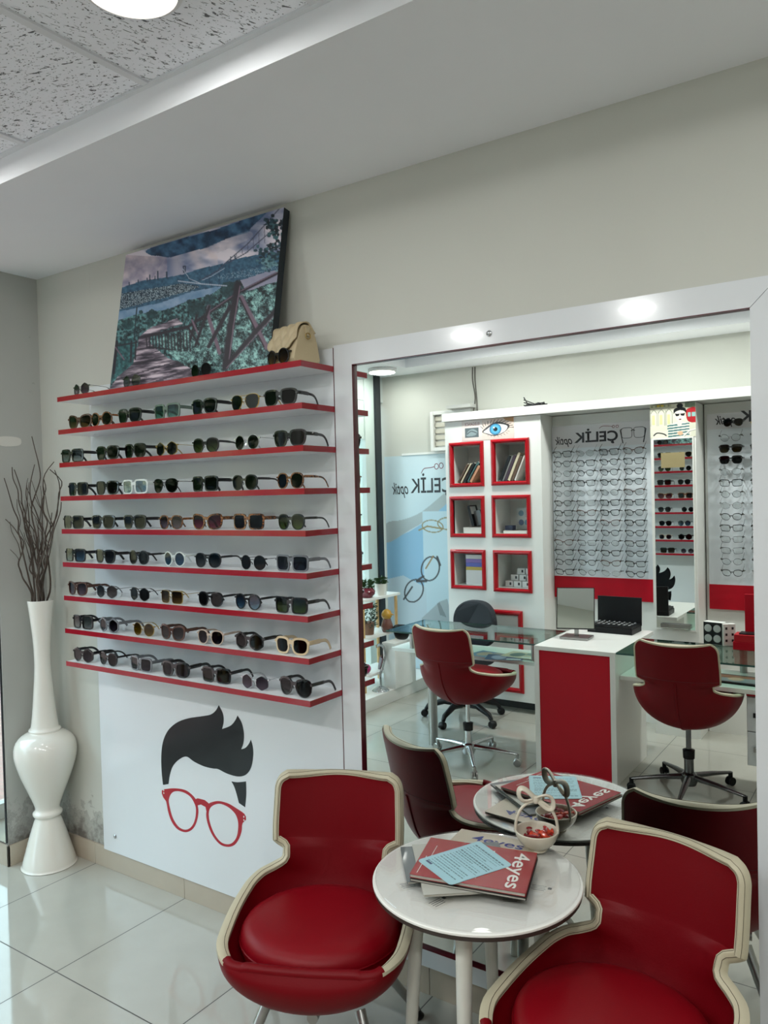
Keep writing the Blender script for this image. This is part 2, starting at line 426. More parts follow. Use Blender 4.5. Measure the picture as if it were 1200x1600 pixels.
# ------------------------------------------------------------------ a small painter for printed surfaces
def vnoise(X, Y, sc, seed=0, oct=4):
    out = np.zeros_like(X); amp = 1.0; tot = 0
    for o in range(oct):
        r = np.random.RandomState(seed * 17 + o); G = r.rand(256, 256)
        x = X / sc * (2 ** o); y = Y / sc * (2 ** o)
        xi = np.floor(x).astype(int); yi = np.floor(y).astype(int); fx = x - xi; fy = y - yi
        fx = fx * fx * (3 - 2 * fx); fy = fy * fy * (3 - 2 * fy)
        g = lambda a, b: G[a % 256, b % 256]
        v = (g(xi, yi) * (1 - fx) + g(xi + 1, yi) * fx) * (1 - fy) + (g(xi, yi + 1) * (1 - fx) + g(xi + 1, yi + 1) * fx) * fy
        out += v * amp; tot += amp; amp *= 0.5
    return out / tot
class Pic:
    """X, Y: drawing coordinates of the grid vertices; rows first"""
    def __init__(s, X, Y, base):
        s.X, s.Y = X, Y; s.C = np.zeros(X.shape + (3,)); s.C[:] = s.h(base)
    def h(s, c):
        if isinstance(c, str): return np.array([int(c[i:i + 2], 16) / 255 for i in (0, 2, 4)])
        return np.array(c)
    def mask(s, pts):
        x, y = s.X, s.Y; ins = np.zeros(x.shape, bool); n = len(pts)
        for i in range(n):
            x1, y1 = pts[i]; x2, y2 = pts[(i + 1) % n]
            if y1 == y2: continue
            c = ((y1 > y) != (y2 > y)) & (x < (x2 - x1) * (y - y1) / (y2 - y1) + x1)
            ins ^= c
        return ins
    def put(s, m, col, a=1.0):
        col = s.h(col) if isinstance(col, (str, tuple)) else col
        A = (m.astype(float) * a)[..., None]
        s.C = s.C * (1 - A) + col * A
    def poly(s, pts, col, a=1.0): s.put(s.mask(pts), col, a)
    def seg(s, p, q, w_, col, a=1.0):
        px, py = p; dx, dy = q[0] - px, q[1] - py; L = dx * dx + dy * dy + 1e-9
        t = np.clip(((s.X - px) * dx + (s.Y - py) * dy) / L, 0, 1)
        d = np.hypot(s.X - px - t * dx, s.Y - py - t * dy)
        s.put(np.clip((w_ / 2 - d) / (0.35 * w_) + 0.5, 0, 1), col, a)
    def line(s, pts, w_, col, a=1.0):
        for p, q in zip(pts[:-1], pts[1:]): s.seg(p, q, w_, col, a)
    def ell(s, cx, cy, rx, ry, col, a=1.0): s.put(((s.X - cx) / rx) ** 2 + ((s.Y - cy) / ry) ** 2 < 1, col, a)
    def build(s, name, P00, P10, P11, P01, m, parent=None, label=None):
        """corner points: top-left, top-right, bottom-right, bottom-left of the picture as drawn"""
        H, W = s.X.shape
        a = np.linspace(0, 1, W)[None, :, None]; b = np.linspace(0, 1, H)[:, None, None]
        P00, P10, P11, P01 = [np.array(p, float) for p in (P00, P10, P11, P01)]
        V = (P00 * (1 - a) + P10 * a) * (1 - b) + (P01 * (1 - a) + P11 * a) * b
        idx = np.arange(H * W).reshape(H, W)
        F = np.stack([idx[:-1, :-1], idx[1:, :-1], idx[1:, 1:], idx[:-1, 1:]], -1).reshape(-1, 4)
        me = bpy.data.meshes.new(name); me.from_pydata(V.reshape(-1, 3).tolist(), [], F.tolist())
        at = me.color_attributes.new('print', 'FLOAT_COLOR', 'POINT')
        C = np.clip(s.C, 0, 1); L = np.where(C <= 0.04045, C / 12.92, ((C + 0.055) / 1.055) ** 2.4)
        at.data.foreach_set('color', np.concatenate([L, np.ones((H, W, 1))], -1).reshape(-1))
        me.materials.append(m)
        o = bpy.data.objects.new(name, me); COL.objects.link(o)
        if parent: o.parent = parent
        if label: o['label'] = label
        return o
def uvgrid(W, H, w_=1.0, h_=1.0):
    return np.meshgrid(np.linspace(0, w_, W), np.linspace(0, h_, H))

# =================================================================== THE ROOM
XS, YO, ZC, ZT = -1.15, -3.74, 2.73, 2.818     # shopfront x, opposite wall y, soffit height, tile height
TX0, TY0, TY1, TX1 = -0.69, -0.716, -3.416, 4.71
XR = 5.3
struct('floor', MB().box(XS - 0.12, XR + 0.2, YO - 0.2, 0.15, -0.12, 0.0), FLOOR)
struct('wall_back', MB().box(-0.6, XR, 0.0, 0.15, 0.0, ZC), WHITE_WALL)
struct('wall_back', MB().box(-0.5995, -0.19, -0.0002, 0.0, 0.0, ZC), DIRTY_BACK)
struct('wall_left', MB().box(XS - 0.12, -0.6, -0.235, 0.15, 0.0, ZC), DIRTY_WALL)
struct('wall_front', MB().box(XS - 0.12, XR, YO - 0.2, YO, 0.0, 3.0), WHITE_WALL)
struct('wall_right', MB().box(XR, XR + 0.2, YO - 0.2, 0.15, 0.0, 3.0), WHITE_WALL)
struct('ceiling', MB().box(TX0 - 0.02, TX1 + 0.02, TY1 - 0.02, TY0 + 0.02, ZT, ZT + 0.05), TILE)
sf = MB()
sf.box(XS - 0.12, XR, TY0, 0.15, ZC, 3.0); sf.box(XS - 0.12, XR, YO, TY1, ZC, 3.0)
sf.box(XS - 0.12, TX0, TY1, TY0, ZC, 3.0); sf.box(TX1, XR, TY1, TY0, ZC, 3.0)
struct('ceiling', sf, CEIL)
tg = MB()
n = 0
for k in range(0, 10):
    x = TX0 + 0.6 * k
    if k == 0: tg.box(x, x + 0.014, TY1, TY0, ZT - 0.006, ZT)
    elif k == 9: tg.box(x - 0.014, x, TY1, TY0, ZT - 0.006, ZT)
    else: tg.box(x - 0.012, x + 0.012, TY1, TY0, ZT - 0.006, ZT)
tg.box(TX0, TX1, TY0 - 0.016, TY0, ZT - 0.007, ZT); tg.box(TX0, TX1, TY1, TY1 + 0.016, ZT - 0.007, ZT)
for k in range(1, 5): tg.box(TX0, TX1, TY0 - 0.6 * k - 0.012, TY0 - 0.6 * k + 0.012, ZT - 0.0062, ZT)
struct('trim_1', tg, mat('white_grid_metal', 'dcdee2', rough=0.4))
# skirting tiles
sk = MB(); xs = [-0.6, -0.275, 0.325, 0.925, 1.515, 2.125, 2.725, 3.325, 3.925, 4.525, XR]
for a, b in zip(xs[:-1], xs[1:]): sk.box(a + 0.001, b - 0.001, -0.010, 0.0, 0.0, 0.095)
struct('baseboard_back', sk, SKIRT, bevel=0.001)
struct('baseboard_left', MB().box(-0.6, -0.59, -0.245, -0.0105, 0.0, 0.095).box(XS, -0.59, -0.245, -0.235, 0.0, 0.095), SKIRT, bevel=0.001)
# shopfront glazing along the left side, reaching to the corner by the printed wall panel
fr = MB()
for y in (-0.265, -1.70, -2.62): fr.box(XS - 0.06, XS, y - 0.03, y + 0.03, 0.0, ZC)
fr.box(XS - 0.06, XS, YO, -0.235, 2.50, ZC)
fr.box(XS - 0.06, XS, YO, -0.235, 0.0, 0.08)
wf = struct('window_1', MB().box(XS - 0.035, XS - 0.025, YO, -0.235, 0.08, 2.5), PANE)
o = fr.build('window_frame', mat('white_window_frame', 'c5cbc8', rough=0.4), wf)
MB().box(XS - 0.06, XS + 0.03, -3.66, -3.58, 0.0, ZC).build('corner_post', DARKF, wf)
MB().box(XS - 0.06, XS + 0.01, -3.58, -3.44, 0.0, ZC).build('jamb_panel', mat('pale_jamb', 'c9d6d0', rough=0.5), wf)
MB().box(XS - 0.02, XS - 0.005, -3.44, -2.62, 2.16, 2.5).build('transom_panel', mat('pale_jamb', 'c9d6d0'), wf)
# low white platform below the shop window
pf = MB().box(XS + 0.002, -0.62, YO + 0.012, -2.30, 0.0, 0.10)
tag(pf.build('window_platform', WLAM, bevel=0.003), 'low white platform along the foot of the shop window, seen in the mirror', 'platform')

# ---------- street outside
def ext(name, label, cat, mb, m, **k):
    return tag(mb.build(name, m, **k), label, cat)
struct('floor', MB().box(-9, XS - 0.12, -30, 12, -0.16, -0.06), brick_mat())
struct('floor', MB().box(-40, -9, -60, 30, -0.3, -0.14), mat('asphalt', '55565a', rough=0.9, var=0.1))
bl = thing('apartment_building', 'sunlit beige building across the street beyond the shop window', 'building', (-24, -14, 0))
MB().box(-4, 4, -26, 26, -0.1, 9).build('wall', mat('beige_render', 'd8c49a', rough=0.9, var=0.05, scale=1), bl)
for k in range(16):
    for h in (1.0, 4.0, 7.0):
        MB().box(4.0, 4.04, -24 + 3 * k, -22.6 + 3 * k, h, h + 1.5).build('window', mat('dark_window', '3a4750', rough=0.2), bl)
ca = thing('car', 'dark parked car beside the red pavement outside the shop window', 'car', (-6.2, -5.0, -0.06), 0.1)
body = [(-2.1, 0.35), (-2.12, 0.75), (-1.6, 0.92), (-0.9, 1.0), (-0.35, 1.42), (0.9, 1.45), (1.6, 1.02), (2.1, 0.9), (2.15, 0.35)]
MB().prism(cr(body, 4)[:32] + [(2.1, 0.28), (-2.1, 0.28)], -0.85, 0.85, lambda u, v, w_: (w_, u, v)).build('body', mat('dark_car_paint', '1d242b', rough=0.2, coat=0.8), ca, bevel=0.05)
MB().prism([(-0.75, 1.0), (-0.3, 1.36), (0.85, 1.38), (1.3, 1.02)], -0.86, 0.86, lambda u, v, w_: (w_, u, v)).build('windows', mat('car_glass', '0c1116', rough=0.05), ca)
for sx_ in (-0.78, 0.78):
    for yy in (-1.3, 1.3):
        MB().lathe([(0.0, -0.1), (0.3, -0.1), (0.33, -0.06), (0.33, 0.06), (0.3, 0.1), (0, 0.1)], 20).build('wheel', BLACKP, ca, (sx_, yy, 0.33), (0, PI / 2, 0), smooth=True)
for k, (tx, ty, tr) in enumerate(((-10.5, -3.5, 2.1), (-11.5, -8.5, 2.4), (-10.2, -14, 2.2), (-13, 1.5, 2.4))):
    t = thing('tree', ['green street tree nearest the parked car', 'green street tree second beyond the parked car', 'green street tree farthest down the street', 'green street tree behind the pillar side of the street'][k], 'tree', (tx, ty, -0.1), 0, 'street trees outside')
    MB().tube([(0, 0, 0), (0.05, 0, 1.2), (0, 0.05, 2.6)], [0.16, 0.12, 0.09], 10).build('trunk', mat('bark', '4d4034', rough=0.9), t, smooth=True)
    mb = MB(); r0 = random.Random(k)
    for i in range(1500):
        d = Vector((r0.gauss(0, 1), r0.gauss(0, 1), r0.gauss(0, 1))).normalized() * tr * (0.55 + 0.45 * r0.random())
        d.z *= 0.8; c = d + Vector((0, 0, 3.4)); s_ = 0.12 + 0.1 * r0.random()
        a = Vector((r0.gauss(0, 1), r0.gauss(0, 1), r0.gauss(0, 1))).normalized(); b = a.orthogonal().normalized()
        mb.add([c - a * s_, c + b * s_ * 0.5, c + a * s_, c - b * s_ * 0.5], [(0, 1, 2, 3)])
    mb.build('crown', mat('leaves', '4a6a3a', rough=0.7, var=0.4, scale=2), t)

# =================================================================== DISPLAY WALL
# white gloss backing panel behind the shelves with the printed head and glasses
bp = thing('wall_panel', 'white gloss panel behind the sunglass shelves printed with black hair and red glasses', 'panel', (0.49, 0, 0.08))
def rel(o, p): return p
def child_world(o, parent):
    o.parent = parent
    o.matrix_parent_inverse = Matrix.Translation(parent.location).inverted() if parent.rotation_euler.z == 0 else parent.matrix_basis.inverted()
o = MB().box(-0.2, 1.185, -0.016, -0.002, 0.088, 2.178).build('board', GLOSS, bevel=0.001); child_world(o, bp)
hair = [(0.219, 0.46), (0.254, 0.47), (0.265, 0.512), (0.285, 0.551), (0.323, 0.585), (0.37, 0.606), (0.415, 0.593), (0.47, 0.584), (0.524, 0.584), (0.554, 0.587), (0.603, 0.578), (0.661, 0.577), (0.706, 0.592), (0.735, 0.625), (0.748, 0.673), (0.747, 0.709), (0.738, 0.734), (0.726, 0.715), (0.707, 0.697), (0.685, 0.688), (0.698, 0.715), (0.702, 0.753), (0.692, 0.792), (0.67, 0.818), (0.657, 0.797), (0.63, 0.772), (0.583, 0.752), (0.593, 0.783), (0.59, 0.815), (0.568, 0.845), (0.551, 0.822), (0.52, 0.801), (0.465, 0.786), (0.388, 0.767), (0.323, 0.742), (0.271, 0.707), (0.239, 0.668), (0.221, 0.625), (0.213, 0.573), (0.213, 0.513)]
side = [(0.626, 0.551), (0.66, 0.554), (0.706, 0.566), (0.705, 0.514), (0.697, 0.463), (0.664, 0.473), (0.652, 0.508), (0.64, 0.534)]
glo = [(0.211, 0.435), (0.244, 0.448), (0.303, 0.461), (0.36, 0.464), (0.402, 0.45), (0.42, 0.434), (0.432, 0.397), (0.422, 0.352), (0.396, 0.312), (0.353, 0.288), (0.302, 0.289), (0.267, 0.313), (0.247, 0.349), (0.234, 0.397), (0.214, 0.41)]
gli = [(0.28, 0.441), (0.331, 0.453), (0.381, 0.445), (0.408, 0.422), (0.418, 0.395), (0.408, 0.349), (0.382, 0.314), (0.346, 0.297), (0.307, 0.302), (0.275, 0.33), (0.259, 0.367), (0.253, 0.405)]
brg = [(0.415, 0.438), (0.43, 0.445), (0.471, 0.446), (0.494, 0.437), (0.49, 0.409), (0.479, 0.402), (0.475, 0.418), (0.449, 0.423), (0.43, 0.416), (0.426, 0.406)]
gro = [(0.491, 0.431), (0.511, 0.445), (0.552, 0.458), (0.604, 0.459), (0.649, 0.449), (0.69, 0.437), (0.7, 0.425), (0.698, 0.411), (0.679, 0.395), (0.674, 0.364), (0.657, 0.328), (0.63, 0.298), (0.591, 0.283), (0.551, 0.284), (0.512, 0.309), (0.487, 0.346), (0.477, 0.388)]
gri = [(0.507, 0.425), (0.551, 0.447), (0.597, 0.446), (0.636, 0.43), (0.654, 0.406), (0.656, 0.374), (0.645, 0.334), (0.618, 0.304), (0.585, 0.292), (0.552, 0.296), (0.52, 0.32), (0.498, 0.358), (0.492, 0.395)]
def spl(pts, sharp=()):
    """smooth outline that keeps its listed sharp corners"""
    n = len(pts); out = []
    sh = sorted(sharp)
    if not sh: return cr(pts, 5)
    for a, b in zip(sh, sh[1:] + [sh[0] + n]):
        sub = [pts[i % n] for i in range(a, b + 1)]
        if len(sub) == 2: out.append(sub[0])
        else: out += cr(sub, 5, closed=False)[:-1]
    return out
BLKV = mat('black_vinyl', '0a0c10', rough=0.2, spec=0.35)
def toy(y): return lambda u, v, w_: (u, y - w_, v)
o = MB().prism(spl(hair, [0, 1, 16, 19, 23, 26, 29]), 0, 0.0006, toy(-0.016)).build('hair_print', BLKV); child_world(o, bp)
o = MB().prism(spl(side, [0, 2, 4, 5]), 0, 0.0006, toy(-0.016)).build('sideburn_print', BLKV); child_world(o, bp)
def resamp(pts, k, c):
    """polar resample of an outline about a centre"""
    P = np.array(cr(pts, 6)); ang = np.arctan2(P[:, 1] - c[1], P[:, 0] - c[0]); r = np.hypot(P[:, 0] - c[0], P[:, 1] - c[1])
    o_ = np.argsort(ang); ang, r = ang[o_], r[o_]
    ang = np.concatenate([ang - 2 * PI, ang, ang + 2 * PI]); r = np.tile(r, 3)
    T = np.linspace(-PI, PI, k, endpoint=False); R = np.interp(T, ang, r)
    return [(c[0] + a * math.cos(t), c[1] + a * math.sin(t)) for a, t in zip(R, T)]
rg = MB()
c1, c2 = (0.337, 0.375), (0.577, 0.37)
rg.ring(resamp(glo, 72, c1), resamp(gli, 72, c1), 0, 0.0006, toy(-0.016))
rg.ring(resamp(gro, 72, c2), resamp(gri, 72, c2), 0, 0.0006, toy(-0.016))
rg.prism(brg, 0, 0.0007, toy(-0.016))
o = rg.build('glasses_print', mat('red_vinyl', 'a50f24', rough=0.25, spec=0.35)); child_world(o, bp)
dots = MB()
for x, z in ((0.2225, 0.438), (0.2225, 0.426), (0.689, 0.424), (0.689, 0.411)):
    dots.prism([(x + 0.003 * math.cos(t), z + 0.004 * math.sin(t)) for t in np.linspace(0, 2 * PI, 12, endpoint=False)], 0, 0.0011, toy(-0.016))
o = dots.build('rivet_print', PAPER); child_world(o, bp)
def screw(x, z, parent, y=-0.016):
    o = MB().lathe([(0.0, 0.0), (0.009, 0.0), (0.009, 0.003), (0.006, 0.006), (0, 0.007)], 20).build('mirror_screw', CHROME, None, (x, y, z), (PI / 2, 0, 0), smooth=True)
    child_world(o, parent)
screw(-0.115, 0.165, bp); screw(1.13, 0.165, bp)

# ---------- the large wall mirror with its white framing boards
MX0, MX1, MZ0, MZ1 = 1.267, 2.518, 0.155, 2.112
wm = thing('wall_mirror', 'large wall mirror set in white gloss boards beside the sunglass shelves', 'mirror', (1.9, 0, 0.1))
o = MB().box(MX0 - 0.02, MX1 + 0.02, -0.005, -0.0015, MZ0 - 0.02, MZ1 + 0.02).build('mirror_glass', MIRR); child_world(o, wm)
YF = -0.018
fb = MB().box(1.190, MX0, YF, -0.0012, 0.098, 2.185)
fb.prism([(MX0, MZ1), (MX1, MZ1), (MX1 + 0.0725, 2.185), (MX0, 2.185)], YF, -0.0012, lambda u, v, w_: (u, w_, v)); fb.box(MX0, MX1, YF, -0.0012, 0.098, MZ0)
fb.prism([(MX1, 0.098), (3.05, 0.098), (3.05, 2.185), (MX1 + 0.0745, 2.185), (MX1 + 0.0007, MZ1 - 0.001), (MX1, MZ1 - 0.001)], YF, -0.0012, lambda u, v, w_: (u, w_, v))
o = fb.build('frame_board', GLOSS); child_world(o, wm)
eb = MB().box(MX0, MX0 + 0.002, YF - 0.0006, -0.005, MZ0, MZ1).box(MX0, MX1, YF - 0.0006, -0.005, MZ1 - 0.002, MZ1).box(MX0, MX1, YF - 0.0006, -0.005, MZ0, MZ0 + 0.002)
eb.box(1.1865, 1.1885, YF - 0.0004, -0.002, 0.1, 2.178)
o = eb.build('edge_band', DRED, label='dark red edge strip'); child_world(o, wm)
screw(1.79, 2.146, wm, YF)

# ---------- nine red edged shelves
ZS = [2.104, 1.9644, 1.8236, 1.6807, 1.5401, 1.3981, 1.2541, 1.1129, 0.9709]
XL, XRR, DS, TH = -0.171, 1.188, 0.193, 0.020
names = ['topmost', 'second', 'third', 'fourth', 'fifth', 'sixth', 'seventh', 'eighth', 'lowest']
shelf_m = mat('white_shelf_board', 'e4e6e8', rough=0.22, coat=0.2)
for i, z in enumerate(ZS):
    t = thing('wall_shelf', 'white floating shelf with red edge, %s of the nine beside the mirror' % names[i] if i else 'white floating shelf with red edge, topmost of the nine, carrying the canvas and handbag', 'shelf', (0.5, -0.1, z), 0, 'red edged sunglass shelves')
    o = MB().box(XL + 0.002, XRR - 0.002, -DS + 0.0015, -0.0165, z - TH / 2, z + TH / 2).build('shelf_board', shelf_m); child_world(o, t)
    e = MB().box(XL + 0.0, XRR, -DS - 0.0005, -DS + 0.0015, z - TH / 2, z + TH / 2).box(XRR - 0.002, XRR, -DS + 0.0015, -0.0185, z - TH / 2, z + TH / 2).box(XL, XL + 0.002, -DS + 0.0015, -0.0165, z - TH / 2, z + TH / 2)
    o = e.build('edge_band', REDE, label='red gloss edge'); child_world(o, t)

# =================================================================== EYEWEAR
def lens_outline(shape, w_, h_, k=40):
    out = []
    for i in range(k):
        t = 2 * PI * i / k; c, s_ = math.cos(t), math.sin(t)
        if shape == 'round': e, a = 1.0, 0
        elif shape == 'panto': e, a = 0.85, 0.10
        elif shape == 'wayfarer': e, a = 0.62, 0.16
        elif shape == 'square': e, a = 0.45, 0.05
        elif shape == 'aviator': e, a = 0.85, 0.20
        elif shape == 'cat': e, a = 0.75, 0.10
        elif shape == 'hex': e, a = 0.8, 0.0
        else: e, a = 0.7, 0.08
        x = math.copysign(abs(c) ** e, c); z = math.copysign(abs(s_) ** e, s_)
        if shape == 'hex':
            q = (t + PI / 6) % (PI / 3) - PI / 6; r = math.cos(PI / 6) / math.cos(q); r = 0.6 * r + 0.4
            x, z = r * c * 1.08, r * s_ * 1.08
        x *= 1 + a * z
        if shape == 'cat': z += 0.16 * x * (1 if z > 0 else 0.3)
        if shape == 'aviator': z -= 0.12 * x * (1 if z < 0 else -0.4)
        out.append((x * w_ / 2, z * h_ / 2))
    return out
SH = {'round': (0.050, 0.050), 'panto': (0.050, 0.048), 'wayfarer': (0.055, 0.047), 'square': (0.056, 0.047), 'aviator': (0.059, 0.053), 'cat': (0.057, 0.048), 'hex': (0.053, 0.048), 'chunky': (0.056, 0.047)}
def eyewear_meshes(shape, thick, metal):
    """returns dict of MB in local space: lenses face -Y, lens bottoms on z=0, temples run to +Y"""
    lw, lh = SH[shape]
    rim = 0.0014 if metal else thick
    zc = lh / 2 + rim + 0.0005
    gap = 0.018 + rim
    cx = lw / 2 + gap / 2
    wrap = lambda x: 1.6 * x * x
    half = gap / 2 + lw + rim
    ty = 0.0015 if metal else 0.0022
    f = MB(); L = []
    for sgn in (1, -1):
        ol = [(cx + p[0], zc + p[1]) for p in lens_outline(shape, lw, lh)]
        k = (lw / 2 + rim) / (lw / 2); kz = (lh / 2 + rim) / (lh / 2)
        oo = [(cx + p[0] * k, zc + p[1] * kz + (0.0 if metal else (0.0012 if p[1] > 0 else 0))) for p in lens_outline(shape, lw, lh)]
        fn = lambda u, v, w_, sg=sgn: (sg * u, w_ + wrap(u), v)
        f.ring(oo, ol, -ty, ty, fn)
        l = MB(); l.prism([(p[0], p[1]) for p in ol], -0.0004, 0.0004, fn); L.append(l)
    zb = zc + lh * 0.16
    if metal:
        f.tube([(-gap / 2 - 0.002, wrap(0.01), zb), (-gap / 4, -0.002, zb + 0.003), (gap / 4, -0.002, zb + 0.003), (gap / 2 + 0.002, wrap(0.01), zb)], 0.0011, 8)
        if shape == 'aviator': f.tube([(-gap / 2 - 0.009, 0.0, zc + lh * 0.44), (gap / 2 + 0.009, 0.0, zc + lh * 0.44)], 0.0010, 8)
    else:
        hb = rim * 1.2
        f.prism([(-gap / 2 - 0.001, zb - hb), (-gap / 4, zb - hb * 0.2), (gap / 4, zb - hb * 0.2), (gap / 2 + 0.001, zb - hb), (gap / 2 + 0.003, zb + hb * 1.6), (0, zb + hb * 1.9), (-gap / 2 - 0.003, zb + hb * 1.6)], -ty, ty, lambda u, v, w_: (u, w_, v))
    for sg in (1, -1):      # nose pads and end pieces
        f.tube([(sg * gap * 0.36, 0.002, zb - 0.006), (sg * gap * 0.30, 0.006, zb - 0.011), (sg * gap * 0.36, 0.005, zb - 0.016)], 0.0016, 6)
    zh = zc + lh * 0.28
    tp = []
    for sg in (1, -1):
        xh = sg * (half + 0.001); yh = wrap(half) - 0.001
        f.add(*_bx(xh - 0.004, xh + 0.004, yh - ty, yh + 0.004, zh - max(0.0025, rim * 0.8), zh + max(0.0025, rim * 0.8)))
        t = MB()
        path = [(xh, yh + 0.002, zh), (xh + sg * 0.002, yh + 0.03, zh), (xh + sg * 0.002, yh + 0.065, zh - 0.001), (xh, yh + 0.092, zh - 0.004), (xh - sg * 0.003, yh + 0.112, zh * 0.62), (xh - sg * 0.006, yh + 0.128, 0.0035)]
        path = cr(path, 4, closed=False)
        n_ = len(path)
        if metal:
            R = [0.0011 if i < n_ * 0.6 else 0.0022 for i in range(n_)]; fl = (1, 1)
        else:
            R = [thick * (1.25 if i < n_ * 0.35 else 0.9) + 0.0004 for i in range(n_)]; fl = (1.0, 0.45)
        t.tube(path, R, 8, flat=fl); tp.append(t)
    return f, L, tp
def _bx(x0, x1, y0, y1, z0, z1):
    return [(x, y, z) for z in (z0, z1) for y in (y0, y1) for x in (x0, x1)], [(0, 2, 3, 1), (4, 5, 7, 6), (0, 1, 5, 4), (2, 6, 7, 3), (0, 4, 6, 2), (1, 3, 7, 5)]
_ec = {}
def eyewear(name, label, cat, group, loc, rz, shape, fm, lm, thick=0.0035, metal=False, tm=None, scale=1.0, rx=0.0):
    key = (shape, thick, metal)
    if key not in _ec: _ec[key] = eyewear_meshes(*key)
    f, L, T = _ec[key]
    t = thing(name, label, cat, loc, rz, group)
    t.scale = (scale,) * 3
    if rx: t.rotation_euler = (rx, 0, rz)
    def mk(nm, mb, m):
        kk = (key, nm, id(mb), m.name)
        if kk in _ec:
            o = bpy.data.objects.new(nm, _ec[kk]); COL.objects.link(o); o.parent = t
        else:
            o = mb.build(nm, m, t, smooth=0.6); _ec[kk] = o.data
        return o
    mk('frame', f, fm)
    for l in L: mk('lens', l, lm)
    for tt in T: mk('temple', tt, tm or fm)
    return t

def tort(name, a, b):
    if name in _m: return _m[name]
    m = mat(name, a, rough=0.15, coat=0.3)
    nt = m.node_tree; p = nt.nodes['Principled BSDF']
    tc = nt.nodes.new('ShaderNodeTexCoord'); n = nt.nodes.new('ShaderNodeTexNoise'); n.inputs['Scale'].default_value = 130
    mx = nt.nodes.new('ShaderNodeValToRGB'); e = mx.color_ramp.elements; e[0].position = 0.42; e[0].color = hexc(a) + (1,); e[1].position = 0.58; e[1].color = hexc(b) + (1,)
    nt.links.new(tc.outputs['Object'], n.inputs['Vector']); nt.links.new(n.outputs['Fac'], mx.inputs[0]); nt.links.new(mx.outputs[0], p.inputs['Base Color'])
    return m
FM = {'black': BLACKG, 'tort': tort('tortoiseshell', '2a1a10', '8a5a34'), 'brown': mat('brown_acetate', '4a2d22', rough=0.15, coat=0.3),
      'crystal': mat('crystal_acetate', 'cfd8d6', rough=0.1, coat=0.5), 'green': mat('sage_acetate', '5e6f66', rough=0.15, coat=0.3),
      'grey': mat('grey_acetate', '686c72', rough=0.15, coat=0.4), 'beige': mat('beige_acetate', 'b8a596', rough=0.15, coat=0.4),
      'champagne': mat('champagne_crystal_acetate', 'cdb896', rough=0.12, coat=0.5), 'silver': CHROME, 'gold': GOLD, 'gun': GUN, 'darkmetal': mat('black_metal', '1b1c1f', rough=0.3, metal=0.6)}
LM = {'black': lens_mat('black', '0c0e10'), 'green': lens_mat('green', '1d2a26'), 'brown': lens_mat('brown', '3a241a'), 'violet': lens_mat('violet', '2a2638', '5c5670'),
      'grad': lens_mat('grad', '24262c', '9a9a9a'), 'clearg': lens_mat('clearg', '6c7478', 'c4cacb'), 'teal': lens_mat('teal', '3a6e6a', 'a8d0c4', refl=0.07), 'pink': lens_mat('pink', '7a2f45', 'c48796'),
      'blue': lens_mat('blue', '3d5a74', '86a9c0', refl=0.07), 'lblue': lens_mat('lblue', '7da3ae', 'bcd4da', refl=0.16), 'yellow': lens_mat('yellow', '6a5a28', 'c0a848'), 'olive': lens_mat('olive', '54461c', '7a6a24'),
      'ggreen': lens_mat('ggreen', '3c4438', 'a0b080'), 'navy': lens_mat('navy', '1a1e38'), 'mauve': lens_mat('mauve', '6a5a68', 'b4a6b2'), 'bgrad': lens_mat('bgrad', '4e3a2c', 'a8946e')}
FN = {'black': 'glossy black', 'tort': 'tortoiseshell', 'brown': 'brown', 'crystal': 'clear crystal', 'green': 'sage green', 'grey': 'grey', 'beige': 'beige', 'champagne': 'champagne crystal', 'silver': 'silver wire', 'gold': 'gold wire', 'gun': 'gunmetal wire', 'darkmetal': 'black wire'}
LN = {'black': 'black', 'green': 'dark green', 'brown': 'brown', 'violet': 'violet', 'grad': 'smoky graded', 'clearg': 'pale grey', 'teal': 'teal mirror', 'pink': 'pink', 'blue': 'blue', 'lblue': 'pale blue', 'yellow': 'yellow', 'olive': 'olive yellow', 'ggreen': 'green graded', 'navy': 'navy', 'mauve': 'mauve', 'bgrad': 'brown graded'}
SN = {'round': 'round', 'panto': 'rounded', 'wayfarer': 'wayfarer-shaped', 'square': 'square', 'aviator': 'aviator', 'cat': 'cat-eye', 'hex': 'hexagonal', 'chunky': 'chunky'}
RX = [[-0.043, 0.285, 0.681, 1.065], [-0.062, 0.094, 0.27, 0.488, 0.697, 0.897, 1.071], [-0.117, 0.124, 0.287, 0.485, 0.694, 0.902, 1.103],
      [-0.096, 0.103, 0.288, 0.471, 0.69, 0.889, 1.101], [-0.128, 0.076, 0.277, 0.499, 0.697, 0.898, 1.099], [-0.125, 0.088, 0.291, 0.504, 0.687, 0.921, 1.097],
      [-0.12, 0.08, 0.288, 0.486, 0.694, 0.884, 1.092], [-0.082, 0.096, 0.307, 0.487, 0.692, 0.891, 1.086], [-0.09, 0.075, 0.287, 0.497, 0.71, 0.909, 1.099]]
